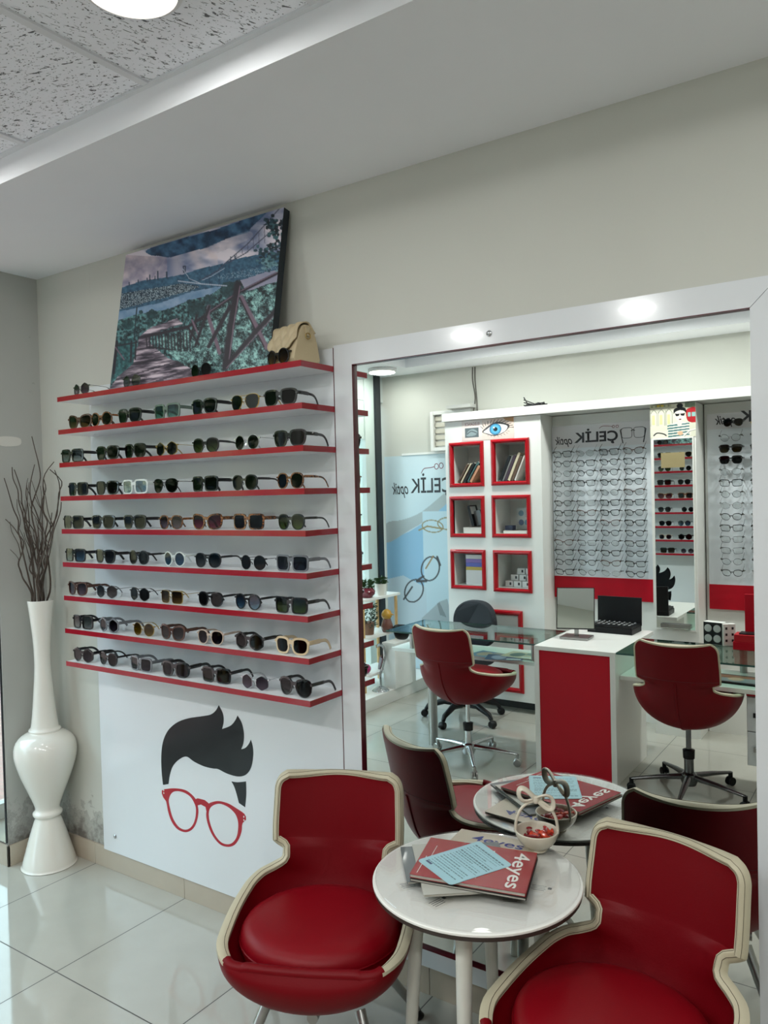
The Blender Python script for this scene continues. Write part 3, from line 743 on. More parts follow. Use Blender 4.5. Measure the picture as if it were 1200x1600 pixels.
ST = ['hex/gun/mauve round/gun/clearg round/darkmetal/navy round/black/yellow',
      'cat/brown/bgrad round/tort/brown wayfarer/black/black square/green/teal wayfarer/black/violet aviator/gold/green wayfarer/black/navy',
      'square/black/clearg wayfarer/black/green wayfarer/black/green hex/gold/violet panto/black/ggreen round/silver/green wayfarer/black/black',
      'square/black/green wayfarer/black/navy square/crystal/lblue aviator/darkmetal/green square/black/black panto/black/green panto/tort/brown',
      'square/black/black wayfarer/black/green wayfarer/black/black panto/tort/mauve cat/tort/pink square/tort/brown panto/black/ggreen',
      'square/black/blue wayfarer/black/navy round/black/black round/crystal/blue panto/black/grad round/darkmetal/black square/grey/violet',
      'cat/brown/mauve hex/gun/grad hex/darkmetal/green square/gold/bgrad panto/black/green round/black/blue square/black/ggreen',
      'square/black/clearg hex/grey/violet round/gold/yellow cat/brown/grad panto/beige/violet hex/black/black chunky/champagne/brown',
      'hex/black/violet panto/black/green square/grey/violet chunky/black/violet square/black/olive hex/silver/mauve aviator/black/grad']
ordn = ['first', 'second', 'third', 'fourth', 'fifth', 'sixth', 'seventh']
yaws = random.Random(5)
for i, row in enumerate(ST):
    for j, s_ in enumerate(row.split()):
        sh, fk, lk = s_.split('/')
        metal = fk in ('silver', 'gold', 'gun', 'darkmetal')
        th = 0.0062 if sh == 'chunky' else (0.0032 if sh in ('round', 'panto') else 0.0050)
        lab = '%s %s sunglasses with %s lenses, %s from left on %s red shelf' % (FN[fk], SN[sh], LN[lk], ordn[j], names[i])
        x = RX[i][j]
        rz = math.radians(yaws.uniform(-5, 4) + (0 if i else -6))
        y = -0.170 if i else -0.172
        eyewear('sunglasses', lab, 'sunglasses', 'sunglasses on the %s red shelf' % names[i], (x, y + yaws.uniform(-0.004, 0.006), ZS[i] + TH / 2 + 0.0004), rz, sh, FM[fk], LM[lk], th, metal, scale=0.98 if i else 0.92)

# =================================================================== CANVAS AND HANDBAG ON THE TOP SHELF
def homog(src, dst):
    A = []
    for (x, y), (u, v) in zip(src, dst):
        A.append([x, y, 1, 0, 0, 0, -u * x, -u * y, -u]); A.append([0, 0, 0, x, y, 1, -v * x, -v * y, -v])
    return np.linalg.svd(np.array(A))[2][-1].reshape(3, 3)
def canvas():
    W, H = 300, 210
    U, V = uvgrid(W, H)
    Hm = homog([(0, 0), (1, 0), (1, 1), (0, 1)], [(148, 240), (868, 28), (795, 752), (62, 842)])
    D = Hm[2, 0] * U + Hm[2, 1] * V + Hm[2, 2]
    X = (Hm[0, 0] * U + Hm[0, 1] * V + Hm[0, 2]) / D; Y = (Hm[1, 0] * U + Hm[1, 1] * V + Hm[1, 2]) / D
    p = Pic(X, Y, '9a8f9c')
    n1 = vnoise(X, Y * 2.0, 120, 1); n2 = vnoise(X, Y, 30, 2); n3 = vnoise(X, Y, 9, 3, 3); nr = RS.rand(*X.shape)
    def mixc(a, b, t): t = np.clip(t, 0, 1)[..., None]; return p.h(a) * (1 - t) + p.h(b) * t
    p.C = mixc('7480a0', 'e6dee6', (n1 - 0.30) * 3.0)
    p.put(p.mask([(150, 240), (60, 420), (330, 390), (330, 250)]), mixc('8c8298', 'dcc8c8', (n2 - 0.2) * 1.6), 0.6)
    ang = np.sin((X - 350) / (np.abs(Y - 120) + 60) * 14) * 0.5 + 0.5
    p.put(p.mask([(330, 240), (240, 380), (560, 330), (560, 200)]), 'e2d2d2', 0.5 * ang)
    cl = p.mask(cr([(245, 215), (400, 168), (560, 125), (725, 70), (790, 48), (715, 120), (700, 140), (600, 170), (520, 205), (440, 225), (350, 250), (300, 245), (255, 240)], 4))
    p.put(cl, mixc('1a3450', '5580a2', (n2 - 0.25) * 1.9))
    p.put(p.mask(cr([(470, 225), (600, 170), (700, 135), (720, 160), (640, 200), (540, 235)], 4)), mixc('8d8698', 'e8dce0', n2 * 1.3), 0.35)
    hill = p.mask([(100, 390), (220, 352), (330, 338), (400, 326), (480, 300), (590, 278), (620, 262), (740, 240), (900, 225), (900, 330), (500, 420), (100, 500)])
    p.put(hill, mixc('274a63', '54809a', n3 * 1.2 - 0.1))
    for x, a, b, w_ in ((252, 352, 328, 5), (288, 348, 312, 6), (328, 340, 316, 7), (240, 355, 342, 5), (275, 350, 333, 4), (160, 372, 360, 5), (200, 362, 350, 5), (620, 262, 250, 5), (640, 258, 246, 6)):
        p.seg((x, a), (x, b), w_, '33465a')
    city = p.mask([(110, 410), (400, 365), (480, 380), (430, 400), (110, 480)])
    p.put(city, mixc('1c2e3c', '3b5a6c', n3)); p.put(city & (nr > 0.72), 'b9c6cc', 0.85)
    p.put(p.mask([(560, 330), (840, 280), (840, 320), (560, 352)]) & (nr > 0.8), 'a9bcc8', 0.7)
    water = p.mask([(90, 492), (300, 450), (440, 402), (600, 375), (780, 318), (900, 300), (900, 420), (640, 440), (470, 450), (100, 540)])
    p.put(water, mixc('5f86a8', 'a5b4c8', n2)); p.put(p.mask([(600, 375), (780, 318), (900, 300), (900, 400), (660, 400)]), 'a89cae', 0.7)
    shore = p.mask([(95, 530), (190, 500), (330, 480), (430, 440), (520, 420), (600, 370), (660, 350), (690, 400), (900, 380), (900, 900), (40, 900)])
    p.put(shore, mixc('0a1c24', '6c9c9e', n3 * 2.2 - 0.6))
    p.put(shore & (nr > 0.88), 'a6c6c4', 0.35)
    for cx, cy, r in ((258, 500, 24), (330, 492, 16), (352, 525, 18), (210, 490, 10), (428, 448, 12), (520, 440, 26), (610, 395, 40), (460, 480, 40), (150, 545, 24), (250, 540, 16)):
        p.put(((X - cx) / r) ** 2 + ((Y - cy) / (r * 0.9)) ** 2 < 1 + (n3 - 0.5), mixc('142a30', '3a6468', n3), 0.95)
    p.line([(192, 470), (184, 540), (176, 620)], 5, '22303a')
    p.line([(405, 318), (403, 290), (413, 290), (411, 316)], 5, '3a4456')
    p.line([(380, 355), (480, 368), (600, 378)], 5, 'b4bccb'); p.line([(400, 300), (430, 345), (480, 366)], 2.2, 'c4ccd8'); p.line([(480, 352), (560, 310), (600, 272), (700, 190), (852, 28)], 4, '4c5064')
    p.line([(600, 280), (690, 232), (790, 150), (830, 110)], 4, '4c5064'); p.line([(490, 352), (530, 335), (590, 300)], 3, 'b0b8c8')
    for k in range(7): p.line([(620 + 26 * k, 258 - 24 * k), (622 + 26 * k, 268 - 13 * k)], 2.4, '5a5c70')
    path = p.mask([(40, 860), (190, 650), (200, 600), (250, 560), (330, 535), (370, 520), (400, 545), (330, 565), (260, 590), (240, 625), (330, 700), (460, 740), (480, 800), (500, 900)])
    p.put(path, mixc('2e2836', 'd0c2cc', vnoise(X + 0.2 * Y, (Y + 0.12 * X) * 6, 60, 5) * 2.4 - 0.7))
    dn = np.abs(((Y + 0.1 * X - 600) / (6 + (Y - 560) * 0.07 + 1e-3)) % 1 - 0.5)
    p.put(path & (Y > 600) & (dn > 0.43), '352f3c', 0.7)
    fol = p.mask(cr([(240, 620), (330, 600), (450, 560), (520, 500), (640, 430), (840, 360), (900, 420), (900, 800), (600, 770), (520, 740), (430, 745), (350, 690), (300, 640)], 4))
    p.put(fol, mixc('081e24', 'a2d0cc', (vnoise(X, Y, 26, 8, 3) * 0.45 + n3 * 0.40 + nr * 0.15) * 3.4 - 1.25)); p.put(fol & (nr > 0.9), 'c2dedb', 0.35)
    p.put(p.mask([(85, 640), (170, 600), (190, 640), (170, 720), (70, 800)]), mixc('17333a', '4d8486', n3 * 1.5 - 0.2))
    # wooden fence
    wd, wl = '2d2733', '7c6878'
    for x in range(232, 430, 14): p.line([(x, 600 + (x - 232) * -0.10), (x + 2, 650 + (x - 232) * 0.10)], 6, wd, 0.9)
    p.line([(225, 600), (420, 560), (500, 510), (650, 412), (842, 320)], 13, wd); p.line([(500, 506), (650, 408), (842, 316)], 4, wl)
    p.line([(240, 645), (340, 660)], 6, wd)
    p.line([(420, 560), (470, 640)], 9, wd); p.line([(462, 510), (430, 620)], 11, wd); p.line([(440, 530), (470, 600)], 8, wl)
    p.line([(518, 470), (512, 505), (565, 680)], 17, wl); p.line([(520, 470), (500, 520), (455, 640)], 12, wd); p.line([(615, 470), (515, 650)], 17, wd)
    p.line([(652, 372), (618, 560), (592, 742)], 32, wd); p.line([(662, 380), (630, 560), (604, 742)], 5, wl)
    p.line([(668, 430), (735, 560), (785, 660)], 22, wl); p.line([(660, 432), (728, 570), (772, 655)], 7, wd)
    p.line([(590, 745), (730, 590), (840, 480)], 21, wd); p.line([(596, 750), (740, 600), (840, 496)], 4, wl)
    p.line([(100, 620), (82, 760)], 12, wd); p.line([(90, 640), (130, 700)], 6, wl); p.line([(165, 620), (160, 710)], 8, wd); p.line([(185, 620), (180, 700)], 7, wd); p.line([(84, 640), (190, 625)], 6, wd)
    # leafy branch at the upper right
    rb = random.Random(3)
    for k in range(150):
        if rb.random() < 0.5: cx, cy = rb.gauss(838, 22), rb.uniform(80, 290)
        elif rb.random() < 0.5: cx, cy = rb.gauss(790, 24), rb.gauss(225, 18)
        else: cx, cy = rb.gauss(815, 15), rb.gauss(115, 22)
        p.ell(cx, cy, rb.uniform(5, 11), rb.uniform(4, 9), rb.choice(['14222c', '1d3440', '2c4c58', '477078']), 0.9)
    for k in range(60): p.ell(rb.gauss(790, 25), rb.gauss(275, 14), 7, 5, rb.choice(['2c4c58', '7fa4aa', '5d858c']), 0.8)
    p.C = np.clip(p.C, 0, 1) ** 1.12
    t = thing('canvas_print', 'large canvas print of a bridge and wooden fence, leaning on the topmost shelf', 'picture', (0.558, -0.14, 2.115))
    # stretched canvas 3 cm deep, leaning back to the wall
    x0, x1 = 0.117, 1.000
    lo = Vector((0, -0.142, 2.1155)); hi = Vector((0, -0.038, 2.700)); nrm = Vector((0, -(hi - lo).z, (hi - lo).y)).normalized()
    back = -nrm * 0.030
    mb = MB()
    ps = [(lo, hi)]
    c = []
    for x in (x0, x1):
        for q in (lo, hi): c.append(Vector((x, q.y, q.z)))
    vs = c + [v + back for v in c]
    mb.add(vs, [(0, 1, 3, 2), (4, 6, 7, 5), (0, 4, 5, 1), (2, 3, 7, 6), (1, 5, 7, 3), (0, 2, 6, 4)])
    o = mb.build('stretcher', mat('dark_canvas_edge', '1e262c', rough=0.8)); child_world(o, t)
    e = nrm * 0.0012
    o = p.build('printed_face', Vector((x0, hi.y, hi.z)) + e, Vector((x1, hi.y, hi.z)) + e, Vector((x1, lo.y, lo.z)) + e, Vector((x0, lo.y, lo.z)) + e, pic_mat('canvas_ink', 0.55)); child_world(o, t)
canvas()

def handbag():
    t = thing('handbag', 'small cream quilted handbag standing beside the canvas on the topmost shelf', 'bag', (1.075, -0.10, 2.1144), math.radians(-14))
    # side profile (y,z): wide at the foot, narrow on top ; length along x
    L = 0.085
    prof = cr([(-0.052, 0.006), (-0.055, 0.03), (-0.040, 0.085), (-0.022, 0.125), (0.0, 0.132), (0.022, 0.125), (0.040, 0.085), (0.052, 0.03), (0.050, 0.006), (0.0, 0.0)], 4)
    MB().prism(prof, -L, L, lambda u, v, w_: (w_, u, v)).build('body', QUILT, t, bevel=0.006)
    # quilted flap over the front and top
    mb = MB(); nu, nv = 36, 30
    prof2 = cr([(0.035, 0.105), (0.018, 0.134), (-0.004, 0.141), (-0.027, 0.131), (-0.044, 0.090), (-0.056, 0.055), (-0.060, 0.036)], 5, closed=False)
    P = np.array(prof2); d = np.concatenate([[0], np.cumsum(np.hypot(*np.diff(P, axis=0).T))]); d /= d[-1]
    vs = []
    for i in range(nu + 1):
        a = i / nu * 2 - 1
        end = 1 - 0.28 * abs(a) ** 2.5
        for j in range(nv + 1):
            s_ = j / nv * end
            y = np.interp(s_, d, P[:, 0]); z = np.interp(s_, d, P[:, 1])
            q = 2.4 * abs(math.sin((a * 3.2 + s_ * 4.2) * PI / 1.6)) * abs(math.sin((a * 3.2 - s_ * 4.2) * PI / 1.6))
            vs.append((a * (L + 0.003), y - 0.0045 * math.sqrt(q), z + 0.001 * q))
    fs = [(i * (nv + 1) + j, (i + 1) * (nv + 1) + j, (i + 1) * (nv + 1) + j + 1, i * (nv + 1) + j + 1) for i in range(nu) for j in range(nv)]
    o = mb.add(vs, fs).build('flap', QUILT, t, smooth=True); so_ = o.modifiers.new('s', 'SOLIDIFY'); so_.thickness = 0.004; so_.offset = -1
    MB().tube([(L + 0.006, 0.010 * math.cos(a), 0.092 + 0.010 * math.sin(a)) for a in np.linspace(0, 2 * PI, 20, endpoint=False)], 0.0016, 8, closed=True).build('ring', GOLD, t, smooth=True)
    MB().box(L, L + 0.005, -0.008, 0.008, 0.092, 0.125).build('strap_loop', QUILT, t, bevel=0.001)
handbag()

# =================================================================== FLOOR VASE WITH WILLOW TWIGS
VX, VY = -0.462, -0.122
pv = [(0.000, 0.0), (0.112, 0.0), (0.116, 0.010), (0.112, 0.03), (0.098, 0.08), (0.078, 0.15), (0.060, 0.205), (0.054, 0.222), (0.063, 0.232), (0.064, 0.244), (0.055, 0.255), (0.054, 0.27), (0.068, 0.31), (0.092, 0.37), (0.115, 0.43), (0.132, 0.49), (0.136, 0.53), (0.130, 0.565), (0.112, 0.592), (0.085, 0.610), (0.068, 0.617), (0.070, 0.625), (0.066, 0.632), (0.060, 0.64), (0.052, 0.70), (0.044, 0.79), (0.037, 0.88), (0.035, 0.95), (0.038, 1.03), (0.044, 1.10), (0.051, 1.17), (0.056, 1.214), (0.0535, 1.218), (0.050, 1.214), (0.045, 1.16), (0.03, 1.05), (0.0, 1.04)]
tag(MB().lathe(cr(pv, 3, closed=False), 48).build('floor_vase', CERAM, None, (VX, VY, 0), smooth=1.2), 'tall white ceramic floor vase in the corner left of the shelves', 'vase')
tips = [(-0.436, 1.967), (-0.367, 1.849), (-0.288, 1.809), (-0.233, 1.807), (-0.598, 1.824), (-0.666, 1.837), (-0.718, 1.787), (-0.566, 1.75), (-0.687, 1.592), (-0.389, 1.776), (-0.246, 1.666), (-0.503, 1.843), (-0.45, 1.55), (-0.33, 1.62), (-0.53, 1.60)]
rt = random.Random(9)
places = ['tallest of the willow twigs', 'forked', 'rightward curving', 'rightmost high', 'upright left', 'left leaning', 'leftmost', 'short upright', 'low left reaching', 'double forked', 'low right reaching', 'twisted middle', 'short inner', 'short right', 'short left']
for k, (tx, tz) in enumerate(tips):
    x, y, z = tx, -0.115, tz
    if x < -0.555:
        s_ = (-0.555 - x) / (2.86 - x); x, y, z = x + (2.86 - x) * s_, y + (-2.185 - y) * s_, z + (1.66 - z) * s_
    b = Vector((VX + rt.uniform(-0.030, 0.030), VY + rt.uniform(-0.030, 0.030), 1.15)); e = Vector((x, y + rt.uniform(-0.03, 0.01), z))
    pts = []; m_ = 13
    side_ = Vector((rt.choice((-1, 1)) * 0.02, -0.015, 0)); ph = rt.uniform(0, 6)
    for i in range(m_ + 1):
        t_ = i / m_; q = b.lerp(e, t_); q.x = b.x + (e.x - b.x) * t_ ** 1.25
        amp = math.sin(t_ * PI) if i > 1 else 0
        q += side_ * math.sin(t_ * 11 + ph) * (0.35 + 0.7 * t_) * (1 if t_ > 0.12 else 0) + Vector((rt.gauss(0, 0.004), rt.gauss(0, 0.004), 0)) * (1 if t_ > 0.12 else 0)
        q.x = max(q.x, -0.585); q.y = min(q.y, -0.03)
        if q.x > -0.22: q.y = min(q.y, -0.21)
        pts.append(q)
    P = cr([tuple(p) for p in pts], 3, closed=False)
    mb = MB().tube(P, [0.0046 * (1 - 0.6 * i / len(P)) for i in range(len(P))], 6)
    for bi in (5, 8):   # forks
        s0 = pts[bi]; d = Vector((rt.uniform(-0.07, 0.07), rt.uniform(-0.05, 0.0), rt.uniform(0.10, 0.20)))
        Q = [s0, s0 + d * 0.35 + Vector((rt.gauss(0, 0.01), 0, 0)), s0 + d * 0.7 + Vector((rt.gauss(0, 0.01), 0, 0)), s0 + d]
        for q in Q: q.x = max(q.x, -0.585)
        mb.tube(cr([tuple(q) for q in Q], 3, closed=False), [0.0022 - 0.00012 * i for i in range(10)], 6)
    tag(mb.build('willow_twig', TWIG, smooth=True), '%s bare brown twig standing in the white floor vase' % places[k], 'twig', 'bare twigs in the floor vase')

# filler patch on the left wall
tag(MB().prism([(y, z) for y, z in cr([(-0.232, 1.96), (-0.19, 1.975), (-0.12, 1.972), (-0.105, 1.955), (-0.12, 1.935), (-0.2, 1.93)], 4)], -0.6, -0.5985, lambda u, v, w_: (w_, u, v)).build('filler_patch', mat('filler', 'd6d5cf', rough=0.7)), 'pale filler patch on the left wall above the twigs', 'patch')
# mirror on the pillar face, left edge of the photograph
pm = thing('pillar_mirror', 'narrow wall mirror on the pillar beside the white vase, reflecting the street', 'mirror', (-0.87, -0.24, 0.1))
o = MB().box(XS + 0.01, -0.612, -0.2405, -0.2355, 0.105, 2.4).build('mirror_glass', MIRR); child_world(o, pm)
o = MB().box(-0.612, -0.606, -0.2425, -0.2355, 0.105, 2.4).build('edge_strip', DARKF); child_world(o, pm)
for z in (0.95, 1.9):
    o = MB().box(-0.640, -0.606, -0.245, -0.2425, z - 0.008, z + 0.008).build('clip', CHROME); child_world(o, pm)

# =================================================================== CHAIRS
KP = [ # s, Cy, Cz, W, Ry, Rz (rim), blend 0=bowl 1=flat back
    (0.00, 0.246, 0.434, 0.160, 0.240, 0.440, 0),
    (0.05, 0.264, 0.396, 0.196, 0.232, 0.440, 0),
    (0.12, 0.246, 0.340, 0.224, 0.208, 0.442, 0),
    (0.24, 0.145, 0.288, 0.262, 0.128, 0.450, 0),
    (0.38, -0.020, 0.264, 0.270, 0.002, 0.468, 0),
    (0.49, -0.140, 0.290, 0.262, -0.100, 0.486, 0.1),
    (0.57, -0.215, 0.350, 0.240, -0.160, 0.500, 0.3),
    (0.64, -0.262, 0.430, 0.200, -0.198, 0.512, 0.6),
    (0.69, -0.280, 0.490, 0.172, -0.214, 0.528, 0.85),
    (0.722, -0.289, 0.528, 0.172, -0.224, 0.546, 0.95),
    (0.740, -0.294, 0.550, 0.196, -0.232, 0.558, 1),
    (0.752, -0.297, 0.562, 0.209, -0.236, 0.568, 1),
    (0.80, -0.306, 0.610, 0.210, -0.246, 0.612, 1),
    (0.90, -0.322, 0.690, 0.208, -0.264, 0.690, 1),
    (0.945, -0.329, 0.724, 0.207, -0.272, 0.724, 1),
    (0.968, -0.332, 0.740, 0.202, -0.277, 0.745, 1),
    (0.985, -0.334, 0.751, 0.192, -0.281, 0.761, 1),
    (1.00, -0.336, 0.760, 0.172, -0.286, 0.774, 1)]
def pchip(x, y, X):
    h = np.diff(x); d = np.diff(y) / h; m = np.zeros_like(y)
    for k in range(1, len(x) - 1):
        if d[k - 1] * d[k] > 0:
            w1 = 2 * h[k] + h[k - 1]; w2 = h[k] + 2 * h[k - 1]; m[k] = (w1 + w2) / (w1 / d[k - 1] + w2 / d[k])
    m[0], m[-1] = d[0], d[-1]
    k = np.clip(np.searchsorted(x, X, side='right') - 1, 0, len(x) - 2); t = (X - x[k]) / h[k]
    return (2 * t ** 3 - 3 * t ** 2 + 1) * y[k] + (t ** 3 - 2 * t ** 2 + t) * h[k] * m[k] + (-2 * t ** 3 + 3 * t ** 2) * y[k + 1] + (t ** 3 - t ** 2) * h[k] * m[k + 1]
def shell_fn():
    K = np.array(KP)
    S = np.concatenate([np.linspace(a, b, 5)[:-1] for a, b in zip(K[:-1, 0], K[1:, 0])] + [[1.0]])
    return S, [pchip(K[:, 0], K[:, c], S) for c in range(1, 7)]
def make_shell():
    S, (cy, cz, W, ry, rz_, bl) = shell_fn()
    T = np.linspace(-1, 1, 33)
    G = np.zeros((len(S), len(T), 3))
    for i in range(len(S)):
        b = min(max(bl[i], 0), 1)
        for j, t in enumerate(T):
            x0 = W[i] * math.sin(t * PI / 2); e0 = 1 - math.cos(t * PI / 2) if abs(t) < 1 else 1
            x1 = W[i] * t; e1 = abs(t) ** 2.2
            # side flare of the arms so the bowl reads round
            x = x0 * (1 - b) + x1 * b; e = e0 * (1 - b) + e1 * b
            G[i, j] = (x, cy[i] + (ry[i] - cy[i]) * e, cz[i] + (rz_[i] - cz[i]) * e)
    du = np.gradient(G, axis=0); dv = np.gradient(G, axis=1)
    N = np.cross(du, dv); N /= (np.linalg.norm(N, axis=2, keepdims=True) + 1e-12)
    mid = N[len(S) // 3, 16]
    if mid[2] < 0: N = -N          # towards the sitter
    N[:4] = N[4]
    for _ in range(14):            # soften
        N[1:-1] = (N[:-2] + 2 * N[1:-1] + N[2:]) / 4
        N /= (np.linalg.norm(N, axis=2, keepdims=True) + 1e-12)
    return S, T, G, N
SHELL = make_shell()
TK = 0.027
def grid_faces(a, b): return [(i * b + j, i * b + j + 1, (i + 1) * b + j + 1, (i + 1) * b + j) for i in range(a - 1) for j in range(b - 1)]
def chair_shell(root, dz):
    S, T, G, N = SHELL
    a, b = len(S), len(T)
    D = np.array([0, 0, dz])
    outer = (G + D).reshape(-1, 3); inner = (G + N * TK + D).reshape(-1, 3)
    idx = np.arange(a * b).reshape(a, b)
    loop = list(idx[:, 0]) + list(idx[-1, 1:]) + list(idx[::-1, -1][1:]) + list(idx[0, ::-1][1:-1])
    o = MB(); vs = [tuple(v) for v in outer] + [tuple(v) for v in (G + N * TK * 0.5 + D).reshape(-1, 3)]
    fs = grid_faces(a, b) + [(loop[k], loop[(k + 1) % len(loop)], a * b + loop[(k + 1) % len(loop)], a * b + loop[k]) for k in range(len(loop))]
    o.add(vs, fs); o.build('outer_shell', REDL, root, smooth=0.9)
    o = MB(); vs = [tuple(v) for v in inner] + [tuple(v) for v in (G + N * TK * 0.5 + D).reshape(-1, 3)]
    fs = grid_faces(a, b) + [(loop[k], loop[(k + 1) % len(loop)], a * b + loop[(k + 1) % len(loop)], a * b + loop[k]) for k in range(len(loop))]
    o.add(vs, fs); o.build('inner_lining', REDL, root, smooth=0.9)
    # cream leather border swept along the free edge (from one front corner over the back to the other)
    i0 = int(np.searchsorted(S, 0.075))
    path = [(i, 0) for i in range(i0, a)] + [(a - 1, j) for j in range(1, b)] + [(i, b - 1) for i in range(a - 2, i0 - 1, -1)]
    vs = []; prof = [(-0.002, -0.002), (-0.005, 0.2 * TK), (-0.006, 0.5 * TK), (-0.005, 0.8 * TK), (-0.001, TK + 0.002), (0.009, TK + 0.002), (0.009, TK * 0.5), (0.006, -0.0015)]
    st = MB(); sp = [[], []]
    B = np.array([G[i, j] for i, j in path]); Nn = np.array([N[i, j] for i, j in path])
    for _ in range(8): Nn[1:-1] = (Nn[:-2] + Nn[1:-1] * 2 + Nn[2:]) / 4
    Tn = np.gradient(B, axis=0); Tn /= np.linalg.norm(Tn, axis=1, keepdims=True)
    Nn -= Tn * (Nn * Tn).sum(1, keepdims=True); Nn /= np.linalg.norm(Nn, axis=1, keepdims=True)
    In = np.cross(Tn, Nn)
    # make In point to the surface interior
    k = len(path) // 4; tgt = G[path[k][0], 16] - B[k]
    if (In[k] * tgt).sum() < 0: In = -In
    # smooth the inward direction round the corners
    for _ in range(3):
        In[1:-1] = (In[:-2] + 2 * In[1:-1] + In[2:]) / 4; In /= np.linalg.norm(In, axis=1, keepdims=True)
    m_ = len(prof)
    for k in range(len(path)):
        for (u, v) in prof: vs.append(tuple(B[k] + In[k] * u + Nn[k] * v + D))
        sp[0].append(tuple(B[k] + In[k] * 0.004 + Nn[k] * (TK + 0.0024) + D)); sp[1].append(tuple(B[k] + In[k] * -0.0056 + Nn[k] * (TK * 0.72) + D))
    fs = [(k * m_ + q, k * m_ + (q + 1) % m_, (k + 1) * m_ + (q + 1) % m_, (k + 1) * m_ + q) for k in range(len(path) - 1) for q in range(m_)]
    fs += [list(range(m_)), [(len(path) - 1) * m_ + q for q in range(m_)]]
    e = MB().add(vs, fs).build('border_trim', CREAM, root, smooth=0.9, label='cream leather border')
    for s_ in sp: st.tube(s_, 0.0007, 4)
    st.build('stitching', STITCH, e)
    fl = [(i, 0) for i in range(i0 + 1, 0, -1)] + [(0, j) for j in range(b)] + [(i, b - 1) for i in range(1, i0 + 2)]
    fp = [tuple(G[i, j] + N[i, j] * TK * 0.5 + D) for i, j in fl]
    MB().tube(fp, TK * 0.56, 10).build('front_roll', REDL, root, smooth=True)
    # cushion
    cu = MB(); n_ = 56; prof = [(0.0, 0.0), (0.6, 0.0), (0.86, 0.005), (0.96, 0.022), (0.995, 0.045), (1.0, 0.058), (0.985, 0.075), (0.94, 0.088), (0.86, 0.096), (0.7, 0.101), (0.45, 0.103), (0.2, 0.103), (0.0, 0.103)]
    vs = []
    for r, z in prof:
        for j in range(n_):
            t = 2 * PI * j / n_; e_ = 1 - 0.03 * math.cos(2 * t)
            wr = 0.0016 * math.sin(t * 16) * (1 if 0.9 < r < 0.99 and z > 0.05 and math.sin(t) < -0.4 else 0)
            vs.append((0.230 * r * math.cos(t), 0.008 + 0.212 * r * math.sin(t), 0.352 + z * 1.16 + dz + wr))
    k = len(prof)
    fs = [(i * n_ + j, i * n_ + (j + 1) % n_, (i + 1) * n_ + (j + 1) % n_, (i + 1) * n_ + j) for i in range(k - 1) for j in range(n_)]
    c = cu.add(vs, fs).build('seat_cushion', REDD, root, smooth=1.2)
    pp = [(0.2305 * math.cos(t), 0.008 + 0.2125 * math.sin(t), 0.352 + 0.067 + dz) for t in np.linspace(0, 2 * PI, 56, endpoint=False)]
    MB().tube(pp, 0.0028, 6, closed=True).build('piping', REDL, c, smooth=True)
    # back seam and fin
    ys = [G[i, 16] for i in range(a)]
    seam = [tuple(G[i, 16] - N[i, 16] * 0.001 + D) for i in range(a) if 0.42 < S[i] < 0.76]
    MB().tube(seam, [0.0045] * len(seam), 8, flat=(1.0, 1.6)).build('back_seam', REDL, root, smooth=True)
    i1 = int(np.searchsorted(S, 0.76))
    MB().tube([tuple(G[i1, j] - N[i1, j] * 0.0003 + D) for j in range(b)], 0.0013, 6).build('cross_seam', mat('dark_red_thread', '5c0712', rough=0.6), root, smooth=True)
def four_leg_chair(loc, fwd, label):
    rz = math.atan2(-fwd[0], fwd[1])
    t = thing('lounge_chair', label, 'chair', loc, rz, 'red shell chairs at the round table')
    chair_shell(t, 0.0)
    MB().tube([(-0.15, 0, 0.245), (0.15, 0, 0.245)], 0.016, 10).tube([(0, -0.13, 0.247), (0, 0.13, 0.247)], 0.016, 10).build('under_frame', STEEL, t, smooth=True)
    for sx, sy in ((-1, 1), (1, 1), (-1, -1), (1, -1)):
        top = (sx * 0.13, sy * 0.12, 0.275); bot = (sx * 0.235, sy * 0.275, 0.022)
        l = MB().tube([top, bot], [0.0155, 0.0115], 14).build('leg', STEEL, t, smooth=True)
        MB().lathe([(0, 0), (0.022, 0), (0.023, 0.004), (0.016, 0.012), (0.011, 0.024), (0, 0.025)], 20).build('foot_pad', BLACKP, l, (bot[0], bot[1], 0.0), smooth=True)
    return t
four_leg_chair((1.440, -0.470, 0), (0.43, -0.90), 'red leather shell chair left of the small round table, below the printed head')
four_leg_chair((2.275, -0.440, 0), (-0.20, -0.98), 'red leather shell chair right of the small round table, at the photo\'s right edge')
